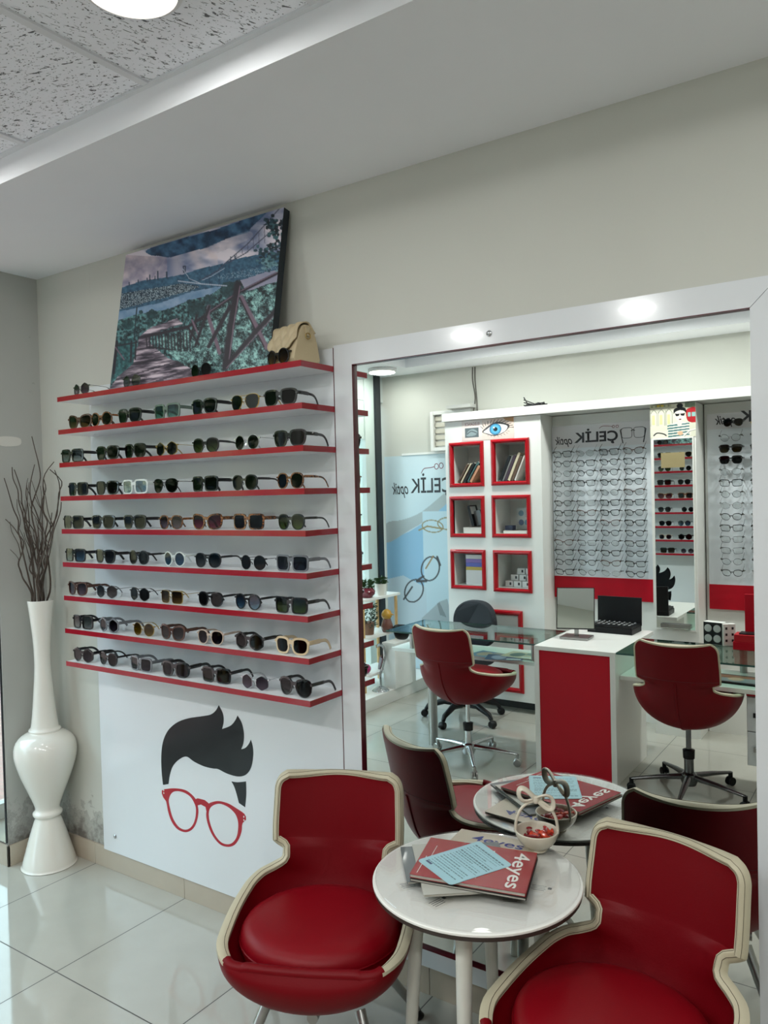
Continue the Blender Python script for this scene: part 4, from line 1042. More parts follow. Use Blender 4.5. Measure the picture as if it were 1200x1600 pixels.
def swivel(loc, rz, label, spin, dark=False):
    t = thing('swivel_chair', label, 'chair', loc, rz, 'red swivel chairs at the counter')
    dz = 0.105
    chair_shell(t, dz)
    met = GUN if dark else CHROME
    MB().tube([(0, 0, 0.22), (0, 0, 0.375)], 0.014, 16).build('gas_lift', met, t, smooth=True)
    MB().tube([(0, 0, 0.09), (0, 0, 0.24)], 0.025, 18).build('column', met, t, smooth=True)
    MB().lathe([(0, 0.20), (0.03, 0.20), (0.032, 0.245), (0.02, 0.25), (0, 0.25)], 18, (0, 0, 0.0)).build('collar', BLACKP, t, smooth=True)
    MB().lathe([(0, 0.05), (0.035, 0.055), (0.045, 0.08), (0.04, 0.115), (0.027, 0.125), (0, 0.125)], 20).build('hub', met, t, smooth=True)
    for k in range(5):
        a = spin + k * 2 * PI / 5; c, s_ = math.cos(a), math.sin(a)
        l = MB().tube([(0.03 * c, 0.03 * s_, 0.10), (0.16 * c, 0.16 * s_, 0.090), (0.300 * c, 0.300 * s_, 0.072)], [0.021, 0.016, 0.010], 10, flat=(0.8, 1)).build('base_leg', met, t, smooth=True)
        w_ = MB()
        for d in (-0.014, 0.014):
            M = Matrix.Translation((0.30 * c - s_ * d, 0.30 * s_ + c * d, 0.024)) @ Matrix.Rotation(a, 4, 'Z') @ Matrix.Rotation(PI / 2, 4, 'X')
            pr = [(0, -0.006), (0.02, -0.006), (0.024, -0.003), (0.024, 0.003), (0.02, 0.006), (0, 0.006)]
            q = MB().lathe(pr, 16)
            w_.add([M @ Vector(v) for v in q.v], q.f)
        w_.tube([(0.30 * c, 0.30 * s_, 0.02), (0.30 * c, 0.30 * s_, 0.075)], 0.012, 10)
        w_.build('caster', STEEL if not dark else BLACKP, l, smooth=0.6)
    return t
swivel((0.565, -2.06, 0), math.atan2(-(0.05), -0.5) , 'red swivel chair on bright chrome star base before the glass desk, in the mirror', 0.25)
swivel((1.835, -2.20, 0), PI - 0.02, 'red swivel chair on dark metal star base right of the red counter, in the mirror', 0.9, True)

# black office chair behind the desk
oc = thing('office_chair', 'black round-backed office chair behind the glass desk in the mirror', 'chair', (0.10, -2.86, 0), 0.15)
MB().prism([(0.19 * math.copysign(abs(math.cos(t)) ** 0.8, math.cos(t)), 0.68 + 0.175 * math.copysign(abs(math.sin(t)) ** 0.85, math.sin(t))) for t in np.linspace(0, 2 * PI, 40, endpoint=False)], -0.22, -0.16, lambda u, v, w_: (u, w_ + 0.9 * u * u, v)).build('backrest', CHARC, oc, bevel=0.018, seg=3)
MB().prism([(0.23 * math.copysign(abs(math.cos(t)) ** 0.7, math.cos(t)), 0.03 + 0.22 * math.copysign(abs(math.sin(t)) ** 0.7, math.sin(t))) for t in np.linspace(0, 2 * PI, 40, endpoint=False)], 0.42, 0.49, lambda u, v, w_: (u, v, w_)).build('seat', CHARC, oc, bevel=0.02, seg=3)
MB().tube([(0, -0.1, 0.41), (0, -0.25, 0.42), (0, -0.26, 0.60)], 0.018, 8).build('back_bracket', BLACKP, oc, smooth=True)
MB().tube([(0, 0, 0.1), (0, 0, 0.41)], 0.024, 14).build('column', BLACKP, oc, smooth=True)
for k in range(5):
    a = 0.2 + k * 2 * PI / 5; c, s_ = math.cos(a), math.sin(a)
    l = MB().tube([(0.02 * c, 0.02 * s_, 0.12), (0.15 * c, 0.15 * s_, 0.125), (0.27 * c, 0.27 * s_, 0.085), (0.29 * c, 0.29 * s_, 0.055)], [0.03, 0.024, 0.018, 0.014], 10).build('base_leg', BLACKP, oc, smooth=True)
    MB().lathe([(0, -0.022), (0.022, -0.022), (0.027, -0.01), (0.027, 0.01), (0.022, 0.022), (0, 0.022)], 16).build('caster', BLACKP, l, (0.30 * c, 0.30 * s_, 0.027), (PI / 2, 0, a), smooth=0.8)

# =================================================================== SMALL ROUND TABLE AND WHAT LIES ON IT
TXc, TYc, TZ, TR_ = 1.855, -0.302, 0.616, 0.284
tb = thing('round_table', 'small round white table with glass top between the two red shell chairs', 'table', (TXc, TYc, 0))
MB().lathe([(0, 0.585), (TR_ - 0.012, 0.585), (TR_ - 0.001, 0.590), (TR_ + 0.0005, 0.600), (0, 0.600)], 72).build('table_underside', mat('dark_table_edge', '3a302b', rough=0.5), tb, smooth=0.5)
MB().lathe([(0, 0.6001), (TR_ - 0.001, 0.6001), (TR_ + 0.001, 0.602), (TR_ + 0.001, 0.607), (TR_ - 0.001, 0.6085), (0, 0.6085)], 72).build('table_top', mat('white_table_top', 'f4f4ee', rough=0.3, var=0.03), tb, smooth=0.5)
# printed slips under the glass
Wg = 150
U, V = uvgrid(Wg, Wg, 2 * TR_ - 0.02, 2 * TR_ - 0.02)
def slip(cx, cy, w_, h_, rz, i):
    M = Matrix.Translation((cx - TXc, cy - TYc, 0.6089)) @ Matrix.Rotation(rz, 4, 'Z')
    o = MB()
    o.obox(M, w_ / 2, h_ / 2, 0.0001)
    s_ = o.build('paper_slip', mat('cream_slip', 'eceae2', rough=0.6), tb)
    ln = MB()
    for k in range(4): ln.obox(M @ Matrix.Translation((-w_ * 0.1, h_ * (0.26 - 0.17 * k), 0.0002)), w_ * (0.28 - 0.03 * (k % 2)), h_ * 0.025, 0.00005)
    ln.obox(M @ Matrix.Translation((w_ * 0.32, h_ * 0.12, 0.0002)), w_ * 0.07, h_ * 0.12, 0.00005)
    ln.build('printing', mat('grey_print', '4a4b4d', rough=0.6), s_)
for i, (x, y, a) in enumerate(((1.725, -0.435, 0.9), (1.835, -0.47, 1.3), (1.99, -0.36, 0.5), (2.03, -0.27, 0.2), (1.80, -0.10, 0.4), (1.70, -0.19, 0.6), (1.90, -0.15, 0.1))):
    slip(x, y, 0.07, 0.045, a, i)
MB().lathe([(0, 0.6095), (TR_ - 0.008, 0.6095), (TR_ - 0.0065, 0.611), (TR_ - 0.0065, 0.6145), (TR_ - 0.008, 0.616), (0, 0.616)], 72).build('glass_top', TABG, tb, smooth=0.5)
for k in range(4):
    a = math.radians(-74 + 90 * k); c, s_ = math.cos(a), math.sin(a)
    MB().tube([(0.165 * c, 0.165 * s_, 0.588), (0.208 * c, 0.208 * s_, 0.0)], [0.023, 0.015], 18).build('leg', mat('white_painted_leg', 'dcdbd2', rough=0.3), tb, smooth=True)

def mag(name, label, corners, z0, th, m, group='magazines on the round table', page=None):
    """corners in order around; cover sheets above and below a page block"""
    A = [Vector((p[0], p[1], 0)) for p in corners]; c = sum(A, Vector()) / 4
    t = thing(name, label, 'magazine', (c.x, c.y, z0), 0, group)
    ins = [c + (p - c) * 0.985 for p in A]
    fn = lambda u, v, w_: (u - c.x, v - c.y, w_ - z0)
    MB().prism([(p.x, p.y) for p in ins], z0 + 0.0006, z0 + th - 0.0006, fn).build('pages', mat('page_edges', 'b9b6ac', rough=0.8), t)
    MB().prism([(p.x, p.y) for p in A], z0, z0 + 0.0006, fn).prism([(p.x, p.y) for p in A], z0 + th - 0.0006, z0 + th, fn).build('cover', m, t)
    return t, A
def quad_at(cx, cy, a, w_, h_):
    M = Matrix.Rotation(a, 2)
    return [tuple(Vector((cx, cy)) + M @ Vector(p)) for p in ((-w_ / 2, h_ / 2), (w_ / 2, h_ / 2), (w_ / 2, -h_ / 2), (-w_ / 2, -h_ / 2))]
NAVY = mat('navy_ink', '1d2a78', rough=0.4); WINK = mat('white_ink', 'e2e0da', rough=0.4)
def wtext(parent, body, origin, xd, yd, **k):
    o = text_part('title_lettering', body, k.pop('m'), None, origin, xd, yd, **k); child_world(o, parent); return o
m1, A = mag('magazine', 'beige magazine with navy lettering, lowest in the pile on the round table', [(1.690, -0.082), (1.935, -0.056), (1.963, -0.340), (1.716, -0.366)], 0.6162, 0.007, mat('beige_cover', 'b9ae9a', rough=0.35, coat=0.3))
xd = (A[1] - A[0]); yd = (A[0] - A[3])
wtext(m1, '4eyes', A[0] + (A[1] - A[0]) * 0.22 + (A[3] - A[0]) * 0.26 + Vector((0, 0, 0.6233)), xd, yd, m=NAVY, width=0.16, height=0.05, bold=0.01)
m2, A = mag('magazine', 'dark grey magazine under the red one on the round table', quad_at(1.782, -0.290, math.radians(38), 0.29, 0.21), 0.6234, 0.006, mat('slate_cover', '5c6266', rough=0.3, coat=0.3))
m3, A = mag('magazine', 'pale magazine showing its page edges directly under the red one', quad_at(1.80, -0.330, math.radians(-52), 0.29, 0.20), 0.6296, 0.006, mat('pale_cover', 'b6b5ac', rough=0.35, coat=0.3))
RC = [(1.672, -0.237), (1.978, -0.169), (2.041, -0.392), (1.737, -0.457)]
REDC = mat('red_magazine_cover', '94101c', rough=0.25, coat=0.3, coat_rough=0.08, spec=0.3)
m4b, A = mag('magazine', 'black-spined magazine right under the red cover with white title', [(p[0] * 1.0 + 0.004, p[1] - 0.006) for p in RC], 0.6358, 0.006, mat('black_cover', '121214', rough=0.3))
m4, A = mag('magazine', 'red magazine titled in white, topmost of the pile on the round table', RC, 0.6420, 0.009, REDC)
xd = A[2] - A[1]; yd = A[1] - A[0]
wtext(m4, '4eyes', A[1] + xd * 0.08 - yd * 0.225 + Vector((0, 0, 0.6511)), xd, yd, m=WINK, width=0.20, height=0.056, bold=0.012)
for k, (u, v, s_) in enumerate(((0.12, 0.62, 0.03), (0.45, 0.50, 0.012), (0.45, 0.45, 0.012), (0.5, 0.56, 0.012), (0.2, 0.10, 0.012), (0.5, 0.06, 0.012))):
    o = MB().prism([(0, 0), (0.05 + 0.01 * k, 0), (0.05 + 0.01 * k, s_ * 0.12), (0, s_ * 0.12)], 0, 0.0002, lambda a, b, w_: tuple(A[1] + xd * u - yd * (1 - v) + xd.normalized() * a + yd.normalized() * b + Vector((0, 0, 0.6511 + w_)))).build('cover_line', WINK); child_world(o, m4)
# blue printed card
bc = [Vector((1.714, -0.381, 0)), Vector((1.806, -0.187, 0)), Vector((1.951, -0.273, 0)), Vector((1.861, -0.455, 0))]
W2, H2 = 150, 110
U, V = uvgrid(W2, H2, 150, 110)
p = Pic(U, V, 'a3cdd8')
rr = np.random.RandomState(4)
for k in range(17):
    y0 = 8 + k * 5.6; x = 8 + rr.randint(0, 4); end = 140 if k % 4 != 3 else 90
    while x < end:
        L_ = rr.randint(4, 14); p.put((U > x) & (U < x + L_) & (V > y0) & (V < y0 + (2.4 if k in (0, 5, 6) else 1.5)), '33525e', 0.75); x += L_ + 2.2
p.put((U > 10) & (U < 36) & (V > 100) & (V < 104), '1d2a58', 0.9)
# rotate so that lines run along the short edge top-right
cardt = thing('printed_card', 'pale blue printed card lying on the red magazine', 'card', (1.833, -0.324, 0.6512))
cc = sum(bc, Vector()) / 4
def rounded(cs, r=0.07):
    out = []
    for i in range(4):
        p0, p1, p2 = cs[i - 1], cs[i], cs[(i + 1) % 4]
        a = p1 + (p0 - p1) * r; b = p1 + (p2 - p1) * r
        for t in (0, 0.25, 0.5, 0.75, 1): out.append((a * (1 - t) ** 2 + p1 * 2 * t * (1 - t) + b * t * t))
    return out
o = MB().prism([(q.x, q.y) for q in rounded(bc)], 0.6513, 0.6523, lambda a, b, w_: (a, b, w_)).build('card_stock', mat('pale_blue_card', 'a3cdd8', rough=0.3, coat=0.3)); child_world(o, cardt)
bi = [cc + (q - cc) * 0.93 + Vector((0, 0, 0.6524)) for q in bc]
o = p.build('printed_face', bi[1], bi[2], bi[3], bi[0], pic_mat('card_ink', 0.35)); child_world(o, cardt)

# bow-handled candy bowl
BX, BY = 1.938, -0.080
IVORY = mat('ivory_ceramic', 'd6cdbb', rough=0.25, coat=0.3)
cb = thing('candy_bowl', 'ivory basket bowl with bow handle holding red sweets on the round table', 'bowl', (BX, BY, 0.6164))
MB().lathe(cr([(0.0, 0.0), (0.026, 0.0), (0.030, 0.004), (0.028, 0.008), (0.045, 0.020), (0.058, 0.038), (0.063, 0.056), (0.061, 0.059), (0.058, 0.056), (0.053, 0.038), (0.040, 0.020), (0.020, 0.012), (0.0, 0.011)], 3, closed=False), 40).build('bowl', IVORY, cb, smooth=1.2)
hd = Vector((0.90, 0.43, 0)).normalized()
arc = []
for t in np.linspace(0, PI, 25): arc.append(hd * (0.060 * math.cos(t) * (1 + 0.10 * math.sin(t))) + Vector((0, 0, 0.050 + 0.092 * math.sin(t))))
MB().tube([tuple(a) for a in arc], 0.0045, 10).build('handle', IVORY, cb, smooth=True)
bw = MB()
for sg in (-1, 1):
    lp = []
    for t in np.linspace(0, 2 * PI, 26):
        r = 0.024 * (1 - math.cos(t)); lp.append(hd * sg * (0.004 + r * 0.95) + Vector((0, 0, 0.150 + 0.007 * sg * -1 * r / 0.024 + 0.015 * math.sin(t) * (0.5 + r / 0.04))))
    bw.tube([tuple(a) for a in lp], 0.0062, 10, flat=(0.75, 1.5))
bw.lathe([(0, -0.012), (0.008, -0.010), (0.0105, 0), (0.008, 0.010), (0, 0.012)], 14, (0, 0, 0.147))
bw.build('bow', IVORY, cb, smooth=0.9)
rk = random.Random(21)
cands = [('a31c1c', 'red'), ('c43a1c', 'orange red'), ('7e1620', 'dark red')]
for k in range(14):
    a = rk.uniform(0, 2 * PI); r = 0.036 * math.sqrt(rk.random()); zz = 0.6164 + 0.020 + 0.004 * (k // 3) + 0.010 * (r / 0.036)
    M = Matrix.Translation((BX + r * math.cos(a), BY + r * math.sin(a), zz + 0.010)) @ Matrix.Rotation(rk.uniform(0, 6), 4, 'Z') @ Matrix.Rotation(rk.uniform(-0.7, 0.7), 4, 'X')
    prof = [(-0.020, 0.0095), (-0.013, 0.003), (-0.010, 0.0065), (0.0, 0.0085), (0.010, 0.0065), (0.013, 0.003), (0.020, 0.0095)]
    mb = MB(); vs = []
    for (xx, rr_) in prof:
        for j in range(8): vs.append(M @ Vector((xx, rr_ * math.cos(j * PI / 4) * (1.0), rr_ * 0.55 * math.sin(j * PI / 4))))
    mb.add(vs, [(i * 8 + j, i * 8 + (j + 1) % 8, (i + 1) * 8 + (j + 1) % 8, (i + 1) * 8 + j) for i in range(6) for j in range(8)] + [list(range(8)), [48 + j for j in range(8)]])
    cn = cands[k % 3]
    tag(mb.build('wrapped_sweet', mat('sweet_' + cn[1].replace(' ', '_'), cn[0], rough=0.2, coat=0.5)), 'wrapped %s sweet lying in the ivory bow-handled bowl' % cn[1], 'sweet', '%s sweets in the bowl' % cn[1])

# =================================================================== THE OPPOSITE SIDE (seen in the mirror)
YC = -3.20           # front plane of the wall units
CX0, CX1, CTOP, CBOT = -0.20, 0.602, 2.19, 0.085
# tall white cabinet with six red framed niches
cab = thing('display_cabinet', 'tall white cabinet with six red-framed box niches, in the mirror', 'cabinet', (0.2, -3.45, 0))
cells = [(-0.163, 0.137, 1.708, 2.056), (0.198, 0.510, 1.712, 2.060), (-0.168, 0.135, 1.316, 1.637), (0.195, 0.512, 1.317, 1.638), (-0.172, 0.133, 0.912, 1.222), (0.198, 0.512, 0.906, 1.222)]
FW = 0.030
xs_ = sorted({CX0, CX1} | {c[0] + FW for c in cells[:2]} | {c[1] - FW for c in cells[:2]})
cbm = MB()
ci = [(c[0] + FW, c[1] - FW, c[2] + FW, c[3] - FW) for c in cells]
# front board in strips around the openings
Y0, Y1 = YC - 0.018, YC
def strip(x0, x1, z0, z1): cbm.box(x0, x1, Y0, Y1, z0, z1)
xa0, xa1, xb0, xb1 = -0.138, 0.106, 0.226, 0.481
strip(CX0, xa0, CBOT, CTOP + 0.03); strip(xa1, xb0, CBOT, CTOP + 0.03); strip(xb1, CX1, CBOT, CTOP + 0.03)
for (xx0, xx1, q) in ((xa0, xa1, 0), (xb0, xb1, 1)):
    zs = [CBOT]
    for r in (4 + q, 2 + q, 0 + q): zs += [ci[r][2], ci[r][3]]
    zs.append(CTOP + 0.03)
    for k in range(0, 8, 2): strip(xx0, xx1, zs[k], zs[k + 1])
for c in ci:   # niche boxes
    x0, x1 = (xa0, xa1) if c[0] < 0.1 else (xb0, xb1)
    d = 0.26
    cbm.box(x0 - 0.012, x0, YC - d, Y0, c[2] - 0.012, c[3] + 0.012); cbm.box(x1, x1 + 0.012, YC - d, Y0, c[2] - 0.012, c[3] + 0.012)
    cbm.box(x0, x1, YC - d, Y0, c[2] - 0.012, c[2]); cbm.box(x0, x1, YC - d, Y0, c[3], c[3] + 0.012)
    cbm.box(x0 - 0.012, x1 + 0.012, YC - d - 0.01, YC - d, c[2] - 0.012, c[3] + 0.012)
cbm.box(CX0, CX0 + 0.018, YO + 0.012, Y0, CBOT, CTOP + 0.03); cbm.box(CX1 - 0.018, CX1, YO + 0.012, Y0, CBOT, CTOP + 0.03)
cbm.box(CX0, CX1, YO + 0.012, Y0, CBOT - 0.0, CBOT + 0.018)
o = cbm.build('carcass', WLAM); child_world(o, cab)
o = MB().box(CX0 + 0.05, CX1 - 0.02, YO + 0.02, YC - 0.12, 0.0, CBOT).build('plinth', mat('dark_plinth', '2a2a2a', rough=0.6)); child_world(o, cab)
def redframe(x0, x1, z0, z1, w_, parent):
    mb = MB()
    ob = [(x0, z0), (x1, z0), (x1, z1), (x0, z1)]
    # moulded frame: three nested steps
    def rect(e): return [(x0 + e, z0 + e), (x1 - e, z0 + e), (x1 - e, z1 - e), (x0 + e, z1 - e)]
    rr_ = [(0, 0.0), (0.001, 0.012), (w_ * 0.25, 0.020), (w_ * 0.6, 0.022), (w_ * 0.85, 0.012), (w_, 0.010), (w_, -0.018)]
    vs = []
    for e, h in rr_:
        for u, v in rect(e): vs.append((u, YC + h, v))
    fs = []
    for k in range(len(rr_) - 1):
        for j in range(4): fs.append((k * 4 + j, k * 4 + (j + 1) % 4, (k + 1) * 4 + (j + 1) % 4, (k + 1) * 4 + j))
    mb.add(vs, fs)
    o = mb.build('niche_frame', mat('red_gloss_frame', 'a30f1c', rough=0.22, coat=0.15, spec=0.35), label='red moulded frame'); child_world(o, parent)
for c in cells: redframe(c[0], c[1], c[2], c[3], FW, cab)
redframe(-0.10, 0.430, 0.150, 0.770, 0.036, cab)

# cornice board over all wall units
cor = MB().box(CX0 - 0.01, 3.4, YO + 0.012, YC + 0.03, 2.222, 2.285)
tag(cor.build('cornice_board', WLAM, bevel=0.002), 'long white cornice board over the wall units opposite the mirror', 'board')

# eye advert on the cabinet
U, V = uvgrid(150, 60, 150, 60)
p = Pic(U, V, 'd8cbc6')
p.put(U > 60, 'd9bfb2', 0.7); p.put(V > 46, 'cdbdb6', 0.5)
p.poly([(120, 0), (150, 0), (150, 14), (128, 8)], 'b08458')
ex, ey = 102, 30
p.poly(cr([(60, 36), (72, 24), (88, 14), (104, 10), (122, 14), (138, 22), (130, 36), (112, 47), (92, 50), (74, 44)], 5), '3c3334')
p.poly(cr([(64, 37), (76, 28), (90, 19), (104, 16), (120, 19), (132, 25), (126, 37), (110, 45), (92, 47), (76, 42)], 5), 'e8e6e4')
p.ell(98, 31, 17, 16.5, '1f3d58'); p.ell(98, 31, 15, 15, '3f8fb8'); p.ell(98, 31, 11, 11, '5aa8cc'); p.ell(98, 31, 6, 6, '10161c'); p.ell(94, 26, 2.4, 2.4, 'f0f4f6')
for k in range(13):
    a = math.radians(200 + k * 12); p.line([(98 + 38 * math.cos(a), 34 + 22 * math.sin(a)), (100 + 50 * math.cos(a + 0.12), 34 + 31 * math.sin(a + 0.12))], 1.5, '1c1718')
for k in range(8):
    a = math.radians(20 + k * 16); p.line([(100 + 34 * math.cos(a), 33 + 16 * math.sin(a)), (102 + 38 * math.cos(a), 33 + 21 * math.sin(a))], 0.9, '4a3a38')
p.poly([(10, 22), (50, 22), (50, 50), (10, 50)], '4a5254'); p.poly(cr([(14, 44), (20, 30), (34, 26), (46, 34), (40, 44), (26, 46)], 4), '7d8a8c'); p.line(cr([(16, 40), (28, 32), (44, 38)], 4, closed=False), 2, '1c2022')
# as seen from inside the room the picture's left is at +x ... the mirror flips it back
ad = thing('lens_advert', 'small printed advert of a blue eye above the red-framed niches', 'poster', (0.17, YC + 0.002, 2.06))
o = MB().box(-0.048, 0.392, YC + 0.0005, YC + 0.002, 2.062, 2.218).build('sheet', PAPER); child_world(o, ad)
o = p.build('printed_face', (-0.048, YC + 0.0024, 2.218), (0.392, YC + 0.0024, 2.218), (0.392, YC + 0.0024, 2.062), (-0.048, YC + 0.0024, 2.062), pic_mat('poster_ink', 0.3, 0.3)); child_world(o, ad)
o = text_part('lettering', 'ELEGANCE', mat('red_ink', '7a2030', rough=0.4), None, (0.105, YC + 0.0028, 2.178), (-1, 0, 0), (0, 0, 1), width=0.125, height=0.022); child_world(o, ad)

# wall units: two eyeglass boards and the pillar between
INK = mat('black_ink', '16161a', rough=0.4)
BGREY = mat('pale_blue_grey_board', 'd8dee4', rough=0.25, coat=0.2)
back = MB().box(CX1 + 0.002, 1.383, YO + 0.012, -3.42, 0.0, 2.218).box(1.685, 3.3, YO + 0.012, -3.42, 0.0, 2.218)
tag(back.build('back_panel', WLAM), 'plain white back panelling behind the two eyeglass boards', 'panel')
def eyeglass_board(x0, x1, zt, zh, zg, zb, label, hx0):
    yb = -3.40
    t = thing('eyeglass_board', label, 'board', ((x0 + x1) / 2, yb, zb))
    o = MB().box(x0, x1, yb - 0.018, yb, zg, zh).build('display_panel', BGREY); child_world(o, t)
    o = MB().box(x0, x1, yb - 0.018, yb + 0.001, zh, zt).build('header_panel', mat('header_white', 'cfcdd0', rough=0.3)); child_world(o, t)
    o = MB().box(x0, x1, yb - 0.018, yb + 0.003, zb, zg).build('red_band', REDP, label='red lower band'); child_world(o, t)
    zz = zh + 0.035; yy = yb + 0.0014
    def add(o): child_world(o, t)
    add(text_part('shop_lettering', 'ÇELİK', INK, None, (hx0 + 0.495, yy, zz - 0.016), (-1, 0, 0), (0, 0, 1), width=0.325, height=0.118, bold=0.026))
    add(text_part('shop_lettering', 'optik', INK, None, (hx0 + 0.155, yy, zz - 0.024), (-1, 0, 0), (0, 0, 1), width=0.135, height=0.080, shear=0.35, bold=0.012))
    # red squiggle spectacles over the name
    sw = cr([(hx0 + 0.36, zz + 0.098), (hx0 + 0.385, zz + 0.112), (hx0 + 0.43, zz + 0.110), (hx0 + 0.452, zz + 0.106)], 5, closed=False)
    mb = MB().tube([(a, yy, b) for a, b in sw], 0.0016, 6)
    for cx in (hx0 + 0.463, hx0 + 0.490): mb.tube([(cx + 0.009 * math.cos(a), yy, zz + 0.104 + 0.009 * math.sin(a)) for a in np.linspace(0, 2 * PI, 14, endpoint=False)], 0.0016, 6, closed=True)
    add(mb.build('red_spectacle_mark', mat('red_ink', '7a2030')))
    mb = MB()
    for sg in (-1, 1):
        cx = hx0 + 0.602 + sg * 0.044
        mb.tube([(cx + q[0] * 1.45, yy, zz + 0.052 + q[1] * 1.6) for q in lens_outline('square', 0.052, 0.046, 28)], 0.0018, 5, closed=True)
        mb.tube([(cx + sg * 0.036, yy, zz + 0.082), (cx + sg * 0.046, yy, zz + 0.075), (cx + sg * 0.036, yy, zz + 0.02), (cx + sg * 0.028, yy, zz - 0.02)], [0.003, 0.0035, 0.0035, 0.004], 5)
    mb.tube([(hx0 + 0.588, yy, zz + 0.066), (hx0 + 0.602, yy, zz + 0.072), (hx0 + 0.616, yy, zz + 0.066)], 0.003, 5)
    add(mb.build('spectacle_drawing', INK))
    return t
eyeglass_board(0.606, 1.345, 2.140, 1.972, 1.022, 0.862, 'pale eyeglass board between the white cabinet and poster column, in the mirror', 0.610)
eyeglass_board(1.705, 2.52, 2.146, 2.043, 1.006, 0.840, 'pale eyeglass board right of the poster column, at the mirror\'s right edge', 1.735)

# eyeglasses on the boards: few prototypes, everything copied
opt_styles = [('square', 0.0020, False, 'black', 'black square'), ('panto', 0.0018, False, 'black', 'black rounded'), ('hex', 0.0018, True, 'silver', 'silver wire'), ('wayfarer', 0.0024, False, 'black', 'bold black'), ('round', 0.0018, True, 'gun', 'thin grey round'), ('cat', 0.0018, False, 'brown', 'brown'), ('square', 0.0012, True, 'gun', 'rimless-looking grey')]
protos = {}
def proto(k):
    if k not in protos:
        sh, th, me_, fk, _ = opt_styles[k]
        t = eyewear('eyeglasses', 'x', 'eyeglasses', 'x', (0, 0, 0), 0, sh, FM[fk], CLEAR, th, me_, scale=1.0)
        peg = MB()
        for sg in (-1, 1):
            peg.tube([(sg * 0.066, 0.016, 0.032), (sg * 0.066, -0.006, 0.036)], 0.003, 8).tube([(sg * 0.066, -0.006, 0.036), (sg * 0.066, -0.009, 0.037)], 0.0055, 8)
        protos[k] = t; protos[k, 'used'] = False
    return protos[k]
def place_opt(k, loc, rot, label, group):
    p_ = proto(k)
    if not protos[k, 'used']: protos[k, 'used'] = True; r = p_
    else:
        r = p_.copy(); COL.objects.link(r)
        for ch in list(p_.children):
            c = ch.copy(); COL.objects.link(c); c.parent = r
    r.location = loc; r.rotation_euler = rot; r['label'] = label; r['group'] = group
    return r
rowsn = ['top', 'second', 'third', 'fourth', 'fifth', 'sixth', 'seventh', 'eighth', 'ninth', 'tenth', 'eleventh', 'twelfth', 'bottom']
ro = random.Random(31)
pegs = MB()
for r in range(13):
    for c in range(4):
        x = 0.712 + c * 0.1735; z = 1.905 - r * 0.0722
        k = ro.choice((0, 0, 1, 1, 3, 3, 5, 2, 4, 6))
        # front faces the room (+y); temples lie back towards the board (-y)
        place_opt(k, (x, -3.342, z), (0.62, 0, PI), '%s spectacles, %s row, %s column of the eyeglass board by the cabinet' % (opt_styles[k][4], rowsn[r], ordn[c]), 'spectacles on the board by the cabinet')
        for sg in (-1, 1):
            pegs.tube([(x + sg * 0.067, -3.40, z + 0.036), (x + sg * 0.067, -3.345, z + 0.040)], 0.0032, 6)
            pegs.tube([(x + sg * 0.067, -3.345, z + 0.040), (x + sg * 0.067, -3.341, z + 0.040)], 0.0065, 8)
yr = [1.955 - 0.0738 * r for r in range(13)]
for r in range(13):
    for c in range(2):
        x = 1.862 + c * 0.190; z = yr[r]
        if r in (1, 2):
            eyewear('sunglasses', 'dark sunglasses, %s row, %s column of board right of poster column' % (rowsn[r], ordn[c]), 'sunglasses', 'sunglasses on the right eyeglass board', (x, -3.335, z), PI, 'wayfarer', FM['black'], LM['olive' if r == 1 and c == 0 else 'green'], 0.0034)
        else:
            k = ro.choice((2, 4, 6, 1, 4, 2)) if r not in (4, 8) else 0
            place_opt(k, (x, -3.342, z), (0.55, 0, PI), '%s spectacles, %s row, %s column of board right of poster column' % (opt_styles[k][4], rowsn[r], ordn[c]), 'spectacles on the right eyeglass board')
        for sg in (-1, 1):
            pegs.tube([(x + sg * 0.067, -3.40, z + 0.036), (x + sg * 0.067, -3.345, z + 0.040)], 0.0032, 6)
            pegs.tube([(x + sg * 0.067, -3.345, z + 0.040), (x + sg * 0.067, -3.341, z + 0.040)], 0.0065, 8)
tag(pegs.build('display_peg', mat('smoky_peg', '4a4a44', rough=0.2), smooth=0.6), 'many small dark pegs holding the spectacles on the eyeglass boards', 'pegs', kind='stuff')
eyewear('sunglasses', 'folded black sunglasses hung upright over the right eyeglass board header', 'sunglasses', None, (1.880, -3.33, 2.052), PI, 'aviator', FM['black'], LM['olive'], 0.004, scale=0.8)
eyewear('sunglasses', 'yellow sunglasses hung over the right eyeglass board header', 'sunglasses', None, (2.055, -3.33, 2.03), PI, 'aviator', mat('yellow_acetate', 'c9b437', rough=0.2), LM['yellow'], 0.004, scale=0.9)

# column with poster and narrow mirror
colx0, colx1 = 1.388, 1.678
cl = thing('mirror_column', 'white column with narrow mirror under a striped-shirt poster, in the mirror', 'column', (1.53, -3.4, 0))
o = MB().box(colx0, colx1, YO + 0.012, YC, 0.0, 2.218).build('carcass', WLAM); child_world(o, cl)
o = MB().box(1.408, 1.656, YC + 0.0005, YC + 0.004, 0.72, 1.985).build('mirror_glass', MIRR); child_world(o, cl)
mb = MB()
for (a, b, c, d) in ((1.400, 1.408, 0.71, 1.993), (1.656, 1.664, 0.71, 1.993), (1.408, 1.656, 0.71, 0.72), (1.408, 1.656, 1.985, 1.993)): mb.box(a, b, YC + 0.0005, YC + 0.008, c, d)
o = mb.build('mirror_frame', WLAM); child_world(o, cl)
o = MB().box(1.44, 1.63, YC + 0.004, YC + 0.030, 0.73, 0.755).build('ledge', STEEL); child_world(o, cl)
